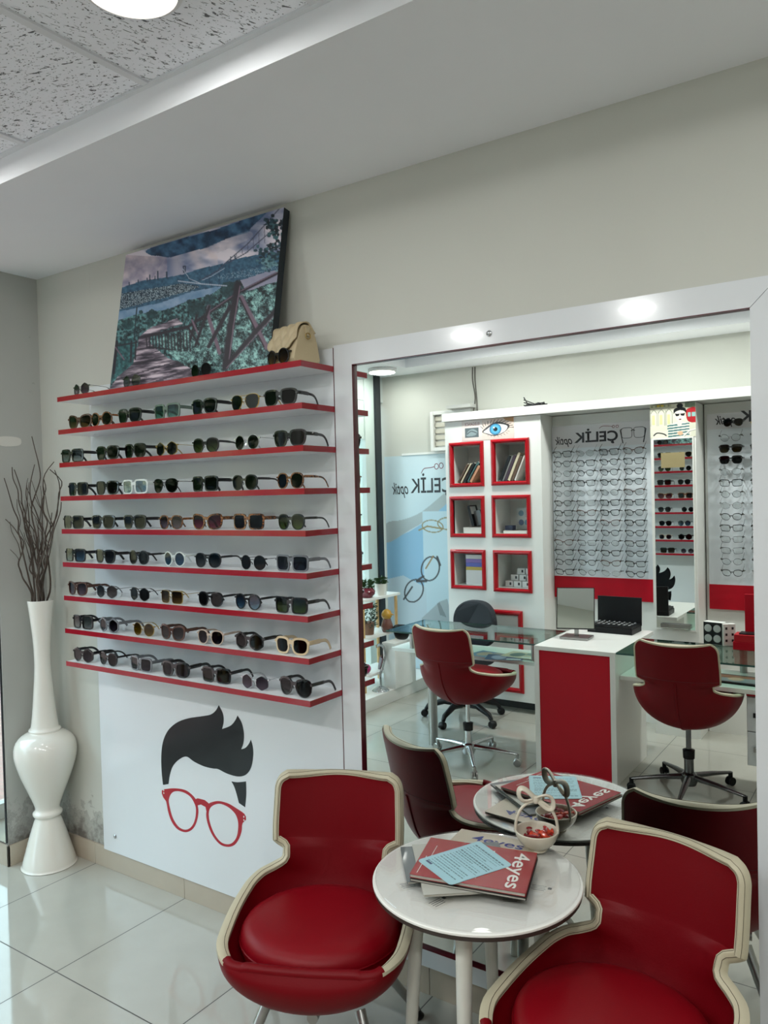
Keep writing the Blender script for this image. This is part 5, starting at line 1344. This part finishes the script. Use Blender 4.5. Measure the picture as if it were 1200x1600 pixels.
o = MB().box(1.455, 1.607, YC + 0.004, YC + 0.0055, 1.795, 1.895).build('gold_sticker', mat('matt_gold_card', 'a3956e', rough=0.4, metal=0.3)); child_world(o, cl)
U, V = uvgrid(130, 112, 130, 112)
p = Pic(U, V, 'd4d2c0')
for k in range(3):
    x0 = 2 + 22 * k; p.line([(x0, 20), (x0, 70)], 1.2, '6c7068'); p.line(cr([(x0, 28), (x0 + 9, 16), (x0 + 18, 28)], 5, closed=False), 1.4, '5c6058'); p.line([(x0 + 18, 28), (x0 + 18, 70)], 1.2, '6c7068'); p.poly([(x0 + 4, 34), (x0 + 12, 34), (x0 + 12, 66), (x0 + 4, 66)], 'c9cf8a', 0.8)
p.poly([(0, 0), (62, 0), (62, 10), (0, 10)], 'b9ba98'); p.poly([(20, 0), (40, 0), (40, 7), (20, 7)], 'd0b63c'); p.line([(0, 12), (70, 12)], 1.4, '55584f')
for k in range(5): p.poly([(4 + 12 * k, 2), (9 + 12 * k, 2), (9 + 12 * k, 8), (4 + 12 * k, 8)], '7a7c70', 0.8)
p.poly([(100, 0), (130, 0), (130, 18), (100, 14)], '7d8c74'); p.poly(cr([(104, 26), (112, 18), (130, 18), (134, 60), (120, 66), (106, 56)], 4), 'a92028'); p.poly([(108, 32), (116, 32), (116, 46), (108, 46)], '86b4b0'); p.poly([(119, 32), (130, 32), (130, 46), (119, 46)], '86b4b0')
p.poly(cr([(52, 110), (54, 74), (66, 64), (84, 60), (102, 64), (112, 78), (112, 110)], 5), 'dedad0')
for k in range(5): p.poly([(50, 70 + 9 * k), (112, 66 + 9 * k), (112, 70 + 9 * k), (50, 75 + 9 * k)], '2c6468', 0.9)
p.poly([(76, 60), (92, 60), (90, 74), (80, 76)], 'e2d6cc')
p.poly(cr([(72, 30), (74, 48), (82, 60), (88, 60), (98, 48), (100, 30), (86, 22)], 5), 'e4dad2'); p.poly(cr([(68, 34), (70, 18), (86, 12), (102, 18), (104, 34), (98, 26), (86, 23), (74, 27)], 5), '14161a'); p.ell(86, 8, 9, 8, '14161a')
p.poly([(72, 33), (85, 34), (84, 41), (75, 42)], '101214'); p.poly([(87, 34), (101, 33), (98, 42), (89, 41)], '101214'); p.ell(86.5, 53, 4, 2, '5a1820')
p.poly([(8, 88), (52, 88), (52, 112), (8, 112)], 'e0dccb', 0.8); p.line(cr([(10, 102), (20, 94), (38, 98), (46, 104)], 5, closed=False), 3.5, '14161a'); p.line([(96, 108), (112, 92), (128, 88)], 4, 'e8e6de'); p.line([(98, 110), (114, 94), (129, 91)], 1, '22242a'); p.poly(cr([(78, 96), (90, 92), (94, 102), (84, 106)], 4), 'd8b090')
o = p.build('poster_print', (colx0, YC + 0.003, 2.216), (colx1 + 0.001, YC + 0.003, 2.216), (colx1 + 0.001, YC + 0.003, 1.994), (colx0, YC + 0.003, 1.994), pic_mat('poster_ink'), label='drawn woman in striped shirt and sunglasses'); child_world(o, cl)

# ---------- contents of the niches
def book(x, z, th, h, lean, m, lab, y=-3.30, d=0.14):
    t = thing('book', lab, 'book', (x, y, z), 0, 'books in the upper niches')
    t.rotation_euler = (0, lean, 0)
    MB().box(0, th, -d / 2, d / 2, 0, h).build('cover', m, t, bevel=0.001)
    MB().box(0.0012, th - 0.0012, -d / 2 - 0.001, d / 2 - 0.003, 0.002, h + 0.0008).build('pages', mat('page_edges', 'b9b6ac'), t)
bcol = {'black': 'black', 'cream': 'c9bfa4', 'teal': '3b5a58', 'brown': '5a4638', 'orange': 'c08a6a', 'plum': '3a2a38', 'grey': '6c6c6a', 'white': 'cfcdc6'}
bm_ = {k: (BLACKP if k == 'black' else mat('book_' + k, v, rough=0.5)) for k, v in bcol.items()}
L35 = math.radians(32)
zb1 = 1.739
for k, (x, c, th, h) in enumerate(((-0.125, 'brown', 0.014, 0.17), (-0.098, 'cream', 0.012, 0.172), (-0.070, 'black', 0.018, 0.172), (-0.040, 'teal', 0.022, 0.178), (-0.024, 'orange', 0.028, 0.145))):
    book(x + 0.01, zb1 + 0.001 + th * math.sin(L35), th, h, L35, bm_[c], '%s book leaning in the upper niche nearer the window, %s of five' % (c, ordn[k]))
L25 = math.radians(24)
zb2 = 1.743
for k, (x, c, th, h) in enumerate(((0.240, 'black', 0.024, 0.205), (0.268, 'grey', 0.012, 0.20), (0.284, 'plum', 0.022, 0.205), (0.312, 'cream', 0.020, 0.225), (0.338, 'brown', 0.022, 0.19), (0.366, 'white', 0.012, 0.20))):
    book(x + 0.004, zb2 + 0.001 + th * math.sin(L25), th, h, L25, bm_[c], '%s book leaning in the upper niche beneath the eye advert, %s of six' % (c, ordn[k]))
def cbox(name, label, cat, x0, x1, z0, z1, m, group=None, y0=-3.36, y1=-3.245, bev=0.001):
    return tag(MB().box(x0, x1, y0, y1, z0, z1).build(name, m, bevel=bev), label, cat, group)
cbox('box', 'flat white box at the floor of the middle niche nearer the window', 'box', -0.08, 0.09, 1.347, 1.392, mat('white_box', 'd6d4cc', rough=0.4))
t = thing('book', 'dark book with a white square on it, leaning in the middle niche nearer the window', 'book', (-0.01, -3.32, 1.3935), 0); t.rotation_euler = (0, math.radians(-14), 0)
MB().box(0, 0.022, -0.06, 0.06, 0.003, 0.17).build('cover', BLACKP, t); MB().box(0.0222, 0.0228, -0.03, 0.058, 0.10, 0.16).build('white_square', PAPER, t)
MB().box(0.022, 0.08, 0.0, 0.02, 0.003, 0.12).build('sleeve', mat('grey_sleeve', '6b6b6b', rough=0.3), t)
cbox('box', 'flat white box at the floor of the middle niche below the eye advert', 'box', 0.265, 0.455, 1.348, 1.368, mat('white_box', 'd6d4cc'))
pa = thing('leaflet', 'white leaflet with blue and teal photo circles in the middle niche', 'leaflet', (0.39, -3.40, 1.369))
U, V = uvgrid(70, 66, 70, 66); p = Pic(U, V, 'c9cdca')
for cx, cy, c in ((16, 16, '5d7f94'), (16, 44, '3d4f78'), (36, 44, '4b8798'), (62, 16, '2c3038'), (60, 44, '54687c')): p.ell(cx, cy, 9, 9, c)
for k in range(4): p.line([(30, 10 + 5 * k), (50, 10 + 5 * k)], 1.4, '8c9290')
o = MB().box(0.305, 0.475, -3.402, -3.400, 1.369, 1.535).build('sheet', PAPER); child_world(o, pa)
o = p.build('printed_face', (0.305, -3.3995, 1.535), (0.475, -3.3995, 1.535), (0.475, -3.3995, 1.369), (0.305, -3.3995, 1.369), pic_mat('poster_ink')); child_world(o, pa)
cbox('box', 'small navy box on the flat white box in the middle niche', 'box', 0.262, 0.325, 1.3685, 1.405, mat('navy_box', '20284a', rough=0.4), y0=-3.34, y1=-3.28)
z = 0.943
for k, (h, c, nm) in enumerate(((0.115, 'd0d0ce', 'tall white'), (0.026, 'b8a040', 'yellow'), (0.032, '5058a8', 'blue'), (0.030, '7a62a8', 'purple'), (0.032, 'd2d0cc', 'thin white'))):
    cbox('box', '%s box in the stack inside the lowest niche nearer the window' % nm, 'box', -0.065, 0.100, z, z + h - 0.0005, mat('box_' + nm.replace(' ', '_'), c, rough=0.4), 'stacked boxes in the lowest niche'); z += h
z0 = 0.937
for k, (x, lv) in enumerate(((0.255, 0), (0.325, 0), (0.395, 0), (0.29, 1), (0.36, 1), (0.43, 1) , (0.33, 2), (0.40, 2))):
    if lv: x = min(x, 0.412)
    y = -3.28 - 0.028 * lv
    t = thing('lens_box', 'small white lens box in the lowest niche at the counter side', 'box', (x, y, z0 + 0.046 * lv + 0.0003), 0, 'small white lens boxes in the lowest niche')
    MB().box(0, 0.062, -0.05, 0.0, 0, 0.0445).build('carton', PAPER, t, bevel=0.001)
    MB().box(0.035, 0.050, 0.0001, 0.0005, 0.014, 0.034).build('label_print', INK, t)

# ---------- wall behind the window corner: printed panel
U, V = uvgrid(220, 300, 700 - 602, 1040 - 714); U = U + 602; V = V + 714
p = Pic(U, V, 'c4d6dc')
g = (np.clip((V - 800) / 150, 0, 1))[..., None]
p.poly([(602, 846), (640, 830), (670, 812), (700, 780), (700, 1040), (602, 1040)], '86b2cf'); 
p.poly(cr([(602, 818), (630, 812), (660, 800), (700, 770), (700, 786), (668, 812), (640, 828), (602, 848)], 4), 'a3adae')
p.poly([(661, 800), (700, 800), (700, 1040), (661, 1040)], 'b9d0da'); p.poly([(602, 905), (628, 898), (664, 915), (664, 1040), (602, 1040)], 'b6c8d2')
p.poly([(656, 962), (684, 935), (696, 930), (700, 950), (700, 990), (656, 985)], '9fabb0'); p.poly([(680, 938), (684, 936), (694, 958), (684, 955)], '7d898c')
# printed spectacles
def spec(p, c1, c2, rx, ry, w_, col, tcol):
    for (cx, cy, a) in (c1, c2):
        pts = [(cx + rx * math.cos(t) * math.cos(a) - ry * math.sin(t) * math.sin(a), cy + rx * math.cos(t) * math.sin(a) + ry * math.sin(t) * math.cos(a)) for t in np.linspace(0, 2 * PI, 30)]
        p.line(pts, w_, col)
spec(p, (671, 886, 0.3), (644.5, 921, 0.5), 13.5, 18.5, 2.0, '262c30', None)
p.line([(650, 905), (660, 898)], 3, '1e2428'); p.line([(676, 867), (664, 886)], 2, '8a6a3a'); p.line([(628, 935), (642, 915)], 2.4, '1e2428'); p.line([(650, 906), (664, 905)], 3.5, '1e2428'); p.line([(682, 868), (686, 880)], 3, '1e2428')
spec(p, (676, 822, 0.1), (700, 818, 0), 16, 9, 1.6, '8a7c54', None); p.line([(655, 828), (668, 822), (692, 826)], 2.2, '8f7a44')
pw = thing('wall_print', 'tall printed panel of drawn glasses and shop name in the window corner', 'poster', (-0.7, YO + 0.004, 0.1))
o = MB().box(-1.145, -0.49, YO + 0.001, YO + 0.003, 0.10, 2.009).build('panel', PAPER); child_world(o, pw)
o = p.build('printed_face', (-1.145, YO + 0.0034, 2.009), (-0.492, YO + 0.0034, 2.009), (-0.492, YO + 0.0034, 0.10), (-1.145, YO + 0.0034, 0.10), pic_mat('poster_ink')); child_world(o, pw)
yy = YO + 0.0038
o = text_part('shop_lettering', 'ÇELİK', INK, None, (-0.450, yy, 1.640), (-1, 0, 0), (0, 0, 1), width=0.42, height=0.205, bold=0.012); child_world(o, pw)
o = text_part('shop_lettering', 'optik', INK, None, (-0.895, yy, 1.630), (-1, 0, 0), (0, 0, 1), width=0.175, height=0.14, shear=0.35, bold=0.01); child_world(o, pw)
mb = MB().tube([(a, yy, b) for a, b in cr([(-0.755, 1.845), (-0.725, 1.885), (-0.655, 1.892), (-0.615, 1.900)], 6, closed=False)], 0.003, 6)
mb.tube([(-0.598 + 0.020 * math.cos(a), yy, 1.900 + 0.024 * math.sin(a)) for a in np.linspace(0, 2 * PI, 18, endpoint=False)], 0.003, 6, closed=True).tube([(-0.55 + 0.020 * math.cos(a), yy, 1.905 + 0.024 * math.sin(a)) for a in np.linspace(0, 2 * PI, 18, endpoint=False)], 0.003, 6, closed=True)
o = mb.build('red_spectacle_mark', mat('red_ink', '7a2030')); child_world(o, pw)
tag(MB().box(-0.95, -0.20, YO + 0.0005, YO + 0.012, 2.010, 2.028).build('trim_strip', WLAM), 'thin white strip above the printed glasses panel', 'strip')
# white wall box with brackets
wb = thing('wall_box', 'white wall box with louvred side above the printed glasses panel', 'wall box', (-0.41, YO, 2.03))
o = MB().box(-0.61, -0.212, YO + 0.0, YO + 0.03, 2.03, 2.37).build('back_plate', WLAM); child_world(o, wb)
mb = MB()
for (a, b, c, d) in ((-0.61, -0.58, 2.03, 2.37), (-0.58, -0.212, 2.34, 2.37), (-0.58, -0.212, 2.03, 2.06)): mb.box(a, b, YO + 0.03, YO + 0.075, c, d)
o = mb.build('frame', WLAM, bevel=0.003); child_world(o, wb)
mb = MB()
for k in range(5): mb.box(-0.575, -0.215, YO + 0.03, YO + 0.05, 2.075 + 0.054 * k, 2.11 + 0.054 * k)
o = mb.build('louvre', mat('cream_louvre', 'c9c5b6', rough=0.5)); child_world(o, wb)
o = MB().box(-0.40, -0.17, YO + 0.03, YO + 0.16, 2.372, 2.40).build('top_unit', mat('grey_white_plastic', 'bfc0bc', rough=0.4)); child_world(o, wb)
mb = MB()
for q in (0, 0.022): mb.tube(cr([(-0.209 + q, YO + 0.03, 2.715), (-0.20 + q, YO + 0.05, 2.60), (-0.175 + q * 0.6, YO + 0.06, 2.45), (-0.19 + q * 2.2, YO + 0.09, 2.30)], 6, closed=False), 0.006, 8)
tag(mb.build('cable', mat('grey_cable', '55524c', rough=0.6), smooth=True), 'pair of grey cables hanging from the soffit behind the cornice', 'cable')
mb = MB(); r0 = random.Random(4)
for k in range(5): mb.tube(cr([(0.52 + r0.uniform(-0.09, 0.09), -3.3 + r0.uniform(-0.03, 0.03), 2.291 + r0.uniform(0.005, 0.03)) for _ in range(5)] + [(0.43, -3.3, 2.37 - 0.02 * k)], 4, closed=False), 0.004, 6)
tag(mb.build('cable', BLACKP, smooth=True), 'tangle of black wires lying on top of the cornice board', 'cable')

# ---------- counter with red front, glass desks
co = thing('counter', 'white counter with a tall red front panel between the glass desks, in the mirror', 'counter', (1.22, -2.4, 0))
PX0, PX1, PY0, PY1 = 0.985, 1.468, -2.12, -2.70
o = MB().box(PX0, PX0 + 0.03, PY1, PY0, 0, 0.725).box(PX1 - 0.03, PX1, PY1, PY0, 0, 0.725).box(PX0 + 0.03, PX1 - 0.03, PY1, PY1 + 0.018, 0, 0.725).build('carcass', WLAM); child_world(o, co)
o = MB().box(PX0, PX1, PY1 - 0.20, PY0, 0.725, 0.75).build('worktop', WLAM, bevel=0.002); child_world(o, co)
o = MB().box(PX0 + 0.03, PX1 - 0.03, PY0 - 0.022, PY0 - 0.006, 0.0, 0.725).build('front_panel', REDP, label='red front panel'); child_world(o, co)
d1 = thing('glass_desk', 'glass-topped desk with white lower shelf left of the red counter, in the mirror', 'desk', (0.4, -2.4, 0))
o = MB().box(-0.10, 0.975, -2.66, -2.16, 0.740, 0.750).build('glass_top', DESKG); child_world(o, d1)
mb = MB().box(-0.10, 0.975, -2.1598, -2.159, 0.740, 0.750).box(-0.1008, -0.10, -2.66, -2.16, 0.740, 0.750).box(-0.10, 0.975, -2.661, -2.6602, 0.740, 0.750)
o = mb.build('glass_edge', EDGEG); child_world(o, d1)
o = MB().box(-0.17, 0.98, -2.66, -2.33, 0.575, 0.600).build('lower_shelf', WLAM, bevel=0.002); child_world(o, d1)
for x, y in ((0.88, -2.37), (0.88, -2.58), (-0.02, -2.37), (-0.02, -2.58)):
    o = MB().tube([(x, y, 0.600), (x, y, 0.740)], 0.022, 18).build('spacer', STEEL, smooth=True); child_world(o, d1)
o = MB().tube([(0.20, -2.25, 0.0), (0.20, -2.25, 0.740)], 0.030, 22).build('leg', STEEL, smooth=True); child_world(o, d1)
U, V = uvgrid(60, 40, 60, 40)
for k, (x, y, a, c1_, c2_) in enumerate(((0.55, -2.40, 0.2, '6b7f9a', 'b59a8a'), (0.68, -2.36, -0.3, '3d4a6a', '8f8fa8'), (0.76, -2.46, 0.1, 'c8b8a0', '557070'))):
    p = Pic(U, V, c1_); p.ell(20, 20, 12, 14, c2_); p.poly([(34, 6), (56, 6), (56, 12), (34, 12)], 'd8d8d8'); p.poly([(30, 24), (58, 20), (58, 38), (30, 38)], c2_, 0.7)
    q = quad_at(x, y, a, 0.24, 0.17); zz = 0.6005 + 0.0022 * k
    t = thing('brochure', ['blue and tan', 'dark blue', 'cream and teal'][k] + ' glossy brochure on the lower shelf of the glass desk', 'brochure', (x, y, zz), 0, 'brochures on the desk shelf')
    o = MB().prism(q, zz, zz + 0.0018, lambda a_, b_, w_: (a_, b_, w_)).build('sheets', PAPER); child_world(o, t)
    o = p.build('printed_face', *[(c_[0], c_[1], zz + 0.002) for c_ in q], pic_mat('card_ink')); child_world(o, t)
d2 = thing('glass_desk', 'glass-topped desk with drawers right of the red counter, in the mirror', 'desk', (2.0, -2.4, 0))
o = MB().box(1.470, 2.75, -2.62, -2.13, 0.740, 0.750).build('glass_top', DESKG); child_world(o, d2)
mb = MB().box(1.470, 2.75, -2.1298, -2.129, 0.740, 0.750).box(1.470, 2.75, -2.621, -2.6202, 0.740, 0.750)
o = mb.build('glass_edge', EDGEG); child_world(o, d2)
o = MB().box(1.470, 2.75, -2.62, -2.19, 0.585, 0.610).build('lower_shelf', WLAM, bevel=0.002); child_world(o, d2)
for x, y in ((1.54, -2.56), (2.05, -2.58), (2.6, -2.26)):
    o = MB().tube([(x, y, 0.610), (x, y, 0.740)], 0.020, 16).build('spacer', STEEL, smooth=True); child_world(o, d2)
o = MB().box(2.12, 2.75, -2.60, -2.24, 0.20, 0.565).build('drawer_case', WLAM); child_world(o, d2)
o = MB().box(2.12, 2.75, -2.60, -2.235, 0.565, 0.585).build('red_rail', REDP, label='red strip above the drawers'); child_world(o, d2)
for k, (za, zb_) in enumerate(((0.385, 0.560), (0.205, 0.380))):
    o = MB().box(2.124, 2.746, -2.24, -2.222, za, zb_).build('drawer', GLOSS, bevel=0.002); child_world(o, d2)
    h = MB().box(2.155, 2.35, -2.216, -2.206, (za + zb_) / 2 - 0.012, (za + zb_) / 2 + 0.012).box(2.17, 2.18, -2.222, -2.216, (za + zb_) / 2 - 0.005, (za + zb_) / 2 + 0.005).box(2.32, 2.33, -2.222, -2.216, (za + zb_) / 2 - 0.005, (za + zb_) / 2 + 0.005)
    hh = h.build('handle', BLACKP if k == 0 else STEEL, bevel=0.001); hh.parent = o; hh.matrix_parent_inverse = o.matrix_parent_inverse.inverted() if False else Matrix.Identity(4)
for x in (2.72,):
    o = MB().box(x, x + 0.03, -2.60, -2.24, 0.0, 0.585).build('side_panel', WLAM); child_world(o, d2)
tbq = quad_at(2.05, -2.36, 0.05, 0.28, 0.19)
p = Pic(U, V, '2c3038'); p.poly([(4, 4), (56, 4), (56, 36), (4, 36)], '8c9098'); p.poly([(4, 20), (56, 26), (56, 36), (4, 36)], '9a6048'); p.ell(30, 18, 9, 8, 'c9a48c')
t = thing('photo_frame', 'framed colour photo lying on the shelf of the desk with drawers', 'picture', (2.05, -2.36, 0.611))
o = MB().prism(tbq, 0.611, 0.620, lambda a_, b_, w_: (a_, b_, w_)).build('frame', BLACKP); child_world(o, t)
o = p.build('printed_face', *[(c_[0], c_[1], 0.6205) for c_ in quad_at(2.05, -2.36, 0.05, 0.27, 0.18)], pic_mat('card_ink')); child_world(o, t)

# ---------- on the counter
sm = thing('table_mirror', 'small square standing mirror on the white counter, in the mirror', 'mirror', (1.125, -2.45, 0.7503), math.radians(-4))
MB().box(-0.088, 0.088, -0.07, 0.07, 0.0, 0.014).build('base', STEEL, sm, bevel=0.003)
MB().box(-0.012, 0.012, -0.006, 0.006, 0.014, 0.062).build('stem', STEEL, sm)
pn = MB().box(-0.115, 0.115, -0.006, 0.006, 0.0, 0.262).build('frame', BLACKP, sm, (0, 0.02, 0.058), rot=(0.38, 0, -0.24))
MB().box(-0.110, 0.110, 0.0061, 0.0068, 0.005, 0.257).build('mirror_glass', MIRR, pn)
bx = thing('lens_case', 'open black case of small silver frames on the counter behind the standing mirror', 'case', (1.255, -2.775, 0.7503), math.radians(2))
MB().box(-0.145, 0.145, -0.09, 0.09, 0.0, 0.035).build('base', BLACKP, bx, bevel=0.002)
MB().box(-0.145, 0.145, -0.10, -0.09, 0.035, 0.215).build('lid', BLACKP, bx, rot=(0.04, 0, 0), bevel=0.002)
MB().box(-0.140, 0.140, -0.085, 0.085, 0.035, 0.048).build('tray', BLACKP, bx)
for q in range(3):
    for c in range(8):
        M = MB().tube([(-0.115 + 0.033 * c + 0.011 * math.cos(a), -0.05 + 0.05 * q + 0.013 * math.sin(a), 0.054) for a in np.linspace(0, 2 * PI, 12, endpoint=False)], 0.0022, 5, closed=True)
        M.build('silver_ring', CHROME, bx, smooth=True)
lb = thing('lens_display_box', 'small black and white box with four round lenses on the right glass desk', 'box', (1.885, -2.60, 0.7503), math.radians(12))
MB().box(-0.055, 0.055, -0.05, 0.0, 0.0, 0.130).build('body', PAPER, lb, bevel=0.001)
MB().box(-0.053, 0.053, 0.0001, 0.002, 0.002, 0.128).build('front_panel', BLACKP, lb, bevel=0.0005)
for x in (-0.026, 0.026):
    for z in (0.036, 0.094): MB().lathe([(0, 0), (0.022, 0), (0.021, 0.003), (0, 0.004)], 20).build('lens', mat('frosted_lens', 'b8bab8', rough=0.3), lb, (x, 0.0022, z), (-PI / 2, 0, 0), smooth=True)
t = thing('carton', 'white dotted carton beside the four-lens box on the right glass desk', 'box', (1.975, -2.60, 0.7503), math.radians(-35))
MB().box(-0.035, 0.035, -0.03, 0.0, 0.0, 0.125).build('body', PAPER, t, bevel=0.001)
for x in (-0.018, 0.018):
    for z in (0.03, 0.065, 0.10): MB().box(x - 0.006, x + 0.006, 0.0002, 0.0008, z - 0.007, z + 0.007).build('dot_print', INK, t)
rb_ = thing('red_case', 'open red presentation case at the mirror\'s right edge on the glass desk', 'case', (2.13, -2.56, 0.7503))
MB().box(-0.12, 0.14, -0.05, 0.06, 0.0, 0.045).build('base', REDP, rb_, bevel=0.002)
MB().box(-0.115, 0.135, -0.045, 0.055, 0.045, 0.085).build('tray', mat('bright_red', 'b8202a', rough=0.3), rb_, bevel=0.002)
MB().box(-0.09, 0.12, -0.03, 0.045, 0.085, 0.092).build('insert', BLACKP, rb_)
MB().box(-0.075, 0.14, -0.060, -0.05, 0.0, 0.30).build('lid', REDP, rb_, bevel=0.002)

# ---------- window corner display: small plank stand with plants and props
ps = thing('plant_stand', 'three-tier white plank stand with wooden dowel legs in the shop window', 'shelf', (-0.82, -3.05, 0.1))
pz = [0.235, 0.535, 0.840]
for z in pz:
    o = MB().box(-0.96, -0.735, -3.32, -2.66, z - 0.022, z).build('plank', WLAM, bevel=0.003); child_world(o, ps)
for x in (-0.94, -0.75):
    for y in (-3.27, -2.80):
        o = MB().tube([(x, y, 0.1), (x, y, 0.82)], 0.013, 12).build('dowel_leg', WOODL, smooth=True); child_world(o, ps)
GREEN = mat('plant_green', '3d5a34', rough=0.6, var=0.3, scale=40)
def leaves(n_, r_, h_, seed, droop=0.0, s_=0.02):
    rr2 = random.Random(seed); mb = MB()
    for k in range(n_):
        a = rr2.uniform(0, 6.28); d = r_ * math.sqrt(rr2.random()); z = rr2.random() * h_ - droop * rr2.random()
        c = Vector((d * math.cos(a), d * math.sin(a), z)); u = Vector((math.cos(a), math.sin(a), rr2.uniform(-0.2, 0.9))).normalized(); v = u.orthogonal().normalized()
        mb.add([c - u * s_ * 0.2, c + v * s_ * 0.35, c + u * s_, c - v * s_ * 0.35 + Vector((0, 0, 0.003))], [(0, 1, 2, 3)])
    return mb
t = thing('potted_plant', 'small succulent in a white pot on the plank stand\'s top tier', 'plant', (-0.78, -3.10, 0.8403))
MB().lathe([(0, 0), (0.042, 0), (0.052, 0.09), (0.055, 0.095), (0.048, 0.095), (0, 0.085)], 24).build('pot', CERAM, t, smooth=0.7)
leaves(60, 0.035, 0.05, 1, s_=0.04).build('leaves', GREEN, t, (0, 0, 0.09))
t = thing('potted_plant', 'leafy plant in a dark red glazed bowl on the plank stand\'s top tier', 'plant', (-0.80, -2.93, 0.8403))
MB().lathe([(0, 0), (0.04, 0), (0.066, 0.03), (0.068, 0.05), (0.05, 0.075), (0.04, 0.078), (0, 0.07)], 24).build('bowl', mat('dark_red_glaze', '6a2430', rough=0.15, coat=0.5), t, smooth=0.7)
leaves(120, 0.05, 0.06, 2, s_=0.03).build('leaves', GREEN, t, (0, 0, 0.08))
t = thing('potted_plant', 'trailing green plant hanging below the plank stand\'s top tier', 'plant', (-0.82, -2.96, 0.5353))
MB().lathe([(0, 0), (0.045, 0), (0.055, 0.10), (0, 0.09)], 20).build('pot', mat('terracotta', '7a5a48', rough=0.7), t, smooth=0.7)
leaves(340, 0.075, 0.19, 3, s_=0.022).build('leaves', mat('dark_plant_green', '2c4a38', rough=0.6), t, (0, 0, 0.06))
t = thing('figurine', 'yellow and brown bird figurine on the plank stand\'s middle tier', 'figurine', (-0.75, -3.13, 0.5353))
MB().lathe(cr([(0, 0), (0.035, 0), (0.05, 0.04), (0.038, 0.09), (0.03, 0.11), (0, 0.112)], 3, closed=False), 20).build('body', mat('brown_glaze', '6a4238', rough=0.2, coat=0.4), t, smooth=True)
MB().lathe(cr([(0, 0.10), (0.03, 0.108), (0.045, 0.14), (0.03, 0.175), (0, 0.19)], 3, closed=False), 20).tube([(0.03, 0.0, 0.15), (0.07, 0.0, 0.143)], [0.012, 0.003], 8).build('head', mat('amber_glaze', 'b88a2c', rough=0.2, coat=0.4), t, smooth=0.8)
t = thing('handbag', 'small plum glossy handbag on the plank stand\'s lowest tier', 'bag', (-0.77, -3.12, 0.2353))
MB().prism([(-0.07, 0), (0.07, 0), (0.045, 0.10), (-0.02, 0.115)], -0.03, 0.03, lambda u, v, w_: (w_, u, v)).build('body', mat('plum_patent', '4a1e2a', rough=0.12, coat=0.6), t, bevel=0.006)
MB().tube(cr([(0, -0.04, 0.09), (0, -0.02, 0.17), (0, 0.03, 0.17), (0, 0.045, 0.09)], 5, closed=False), 0.004, 8).build('handle', BLACKG, t, smooth=True)
tag(MB().lathe([(0.038 * math.sin(a), 0.038 - 0.038 * math.cos(a)) for a in np.linspace(0, PI, 14)], 24).build('ball', mat('magenta_gloss', 'a02060', rough=0.2, coat=0.5), None, (-0.79, -2.88, 0.2353), smooth=True), 'magenta ball on the plank stand\'s lowest tier', 'ball')
t = thing('display_hook', 'chrome S-curved display stand on the white window platform', 'stand', (-0.690, -2.93, 0.1003))
MB().lathe(cr([(0, 0), (0.064, 0), (0.066, 0.006), (0.045, 0.022), (0.015, 0.034), (0, 0.035)], 3, closed=False), 28).build('base', CHROME, t, smooth=True)
MB().tube(cr([(0, 0, 0.03), (0, 0.0, 0.12), (0, -0.035, 0.18), (0, -0.075, 0.26), (0, -0.06, 0.33), (0, -0.01, 0.365), (0, 0.045, 0.36)], 5, closed=False), 0.009, 12, flat=(1, 1.5)).build('curved_stem', CHROME, t, smooth=True)
bs = thing('window_plinth', 'white plinth block beside the glass desk in the window corner', 'plinth', (-0.52, -2.98, 0.0))
MB().box(-0.20, -0.085, -0.35, -0.04, 0.1003, 0.45).build('block', WLAM, bs, bevel=0.003)
MB().box(-0.205, -0.080, -0.355, -0.035, 0.45, 0.47).build('top', WLAM, bs, bevel=0.002)
eyewear('giant_sunglasses', 'oversized black display sunglasses on the white plinth in the window corner', 'display prop', None, (-0.56, -3.20, 0.4705), PI - 0.35, 'wayfarer', FM['black'], LM['black'], 0.0055, False, scale=2.1)

# =================================================================== CEILING LAMPS
def lamp(x, y, z, r, label, on=LAMP_WATTS):
    t = thing('ceiling_lamp', label, 'lamp', (x, y, z), 0, 'round ceiling lamps')
    MB().lathe([(0, -0.001), (r, -0.001), (r, -0.022), (r - 0.012, -0.028), (r - 0.014, -0.024), (0, -0.024)], 48).build('housing', mat('white_lamp_ring', 'd6d6d6', rough=0.4), t, smooth=0.6)
    MB().lathe([(0, -0.0245), (r - 0.016, -0.0245), (r - 0.018, -0.029), (0, -0.031)], 48).build('diffuser', mat('lamp_diffuser', 'fff6ea', rough=0.5, emit=LAMP_PANEL), t, smooth=0.8)
    l = bpy.data.lights.new('lamp_light', 'AREA'); l.shape = 'DISK'; l.size = 2 * r - 0.03; l.energy = on; l.color = (0.99, 1.0, 0.975)
    lo = bpy.data.objects.new('lamp_light', l); COL.objects.link(lo); lo.parent = t; lo.location = (0, 0, -0.033)
lx = [0.23, 1.435, 2.635, 3.83]
for k, x in enumerate(lx):
    for j, y in enumerate((-1.035, -2.816)):
        nm = ['first', 'second', 'third', 'fourth'][k] + ' from the shop window'
        lamp(x, y, ZT - 0.0005, 0.114, on=(LAMP_WATTS, LAMP_WATTS_FAR)[j], label= 'round ceiling tile lamp in the row nearer the %s, %s' % (('wall mirror', 'wall units')[j], nm))
lamp(-0.87, -3.33, ZC - 0.0005, 0.122, 'round white LED lamp on the soffit in the window corner, in the mirror')
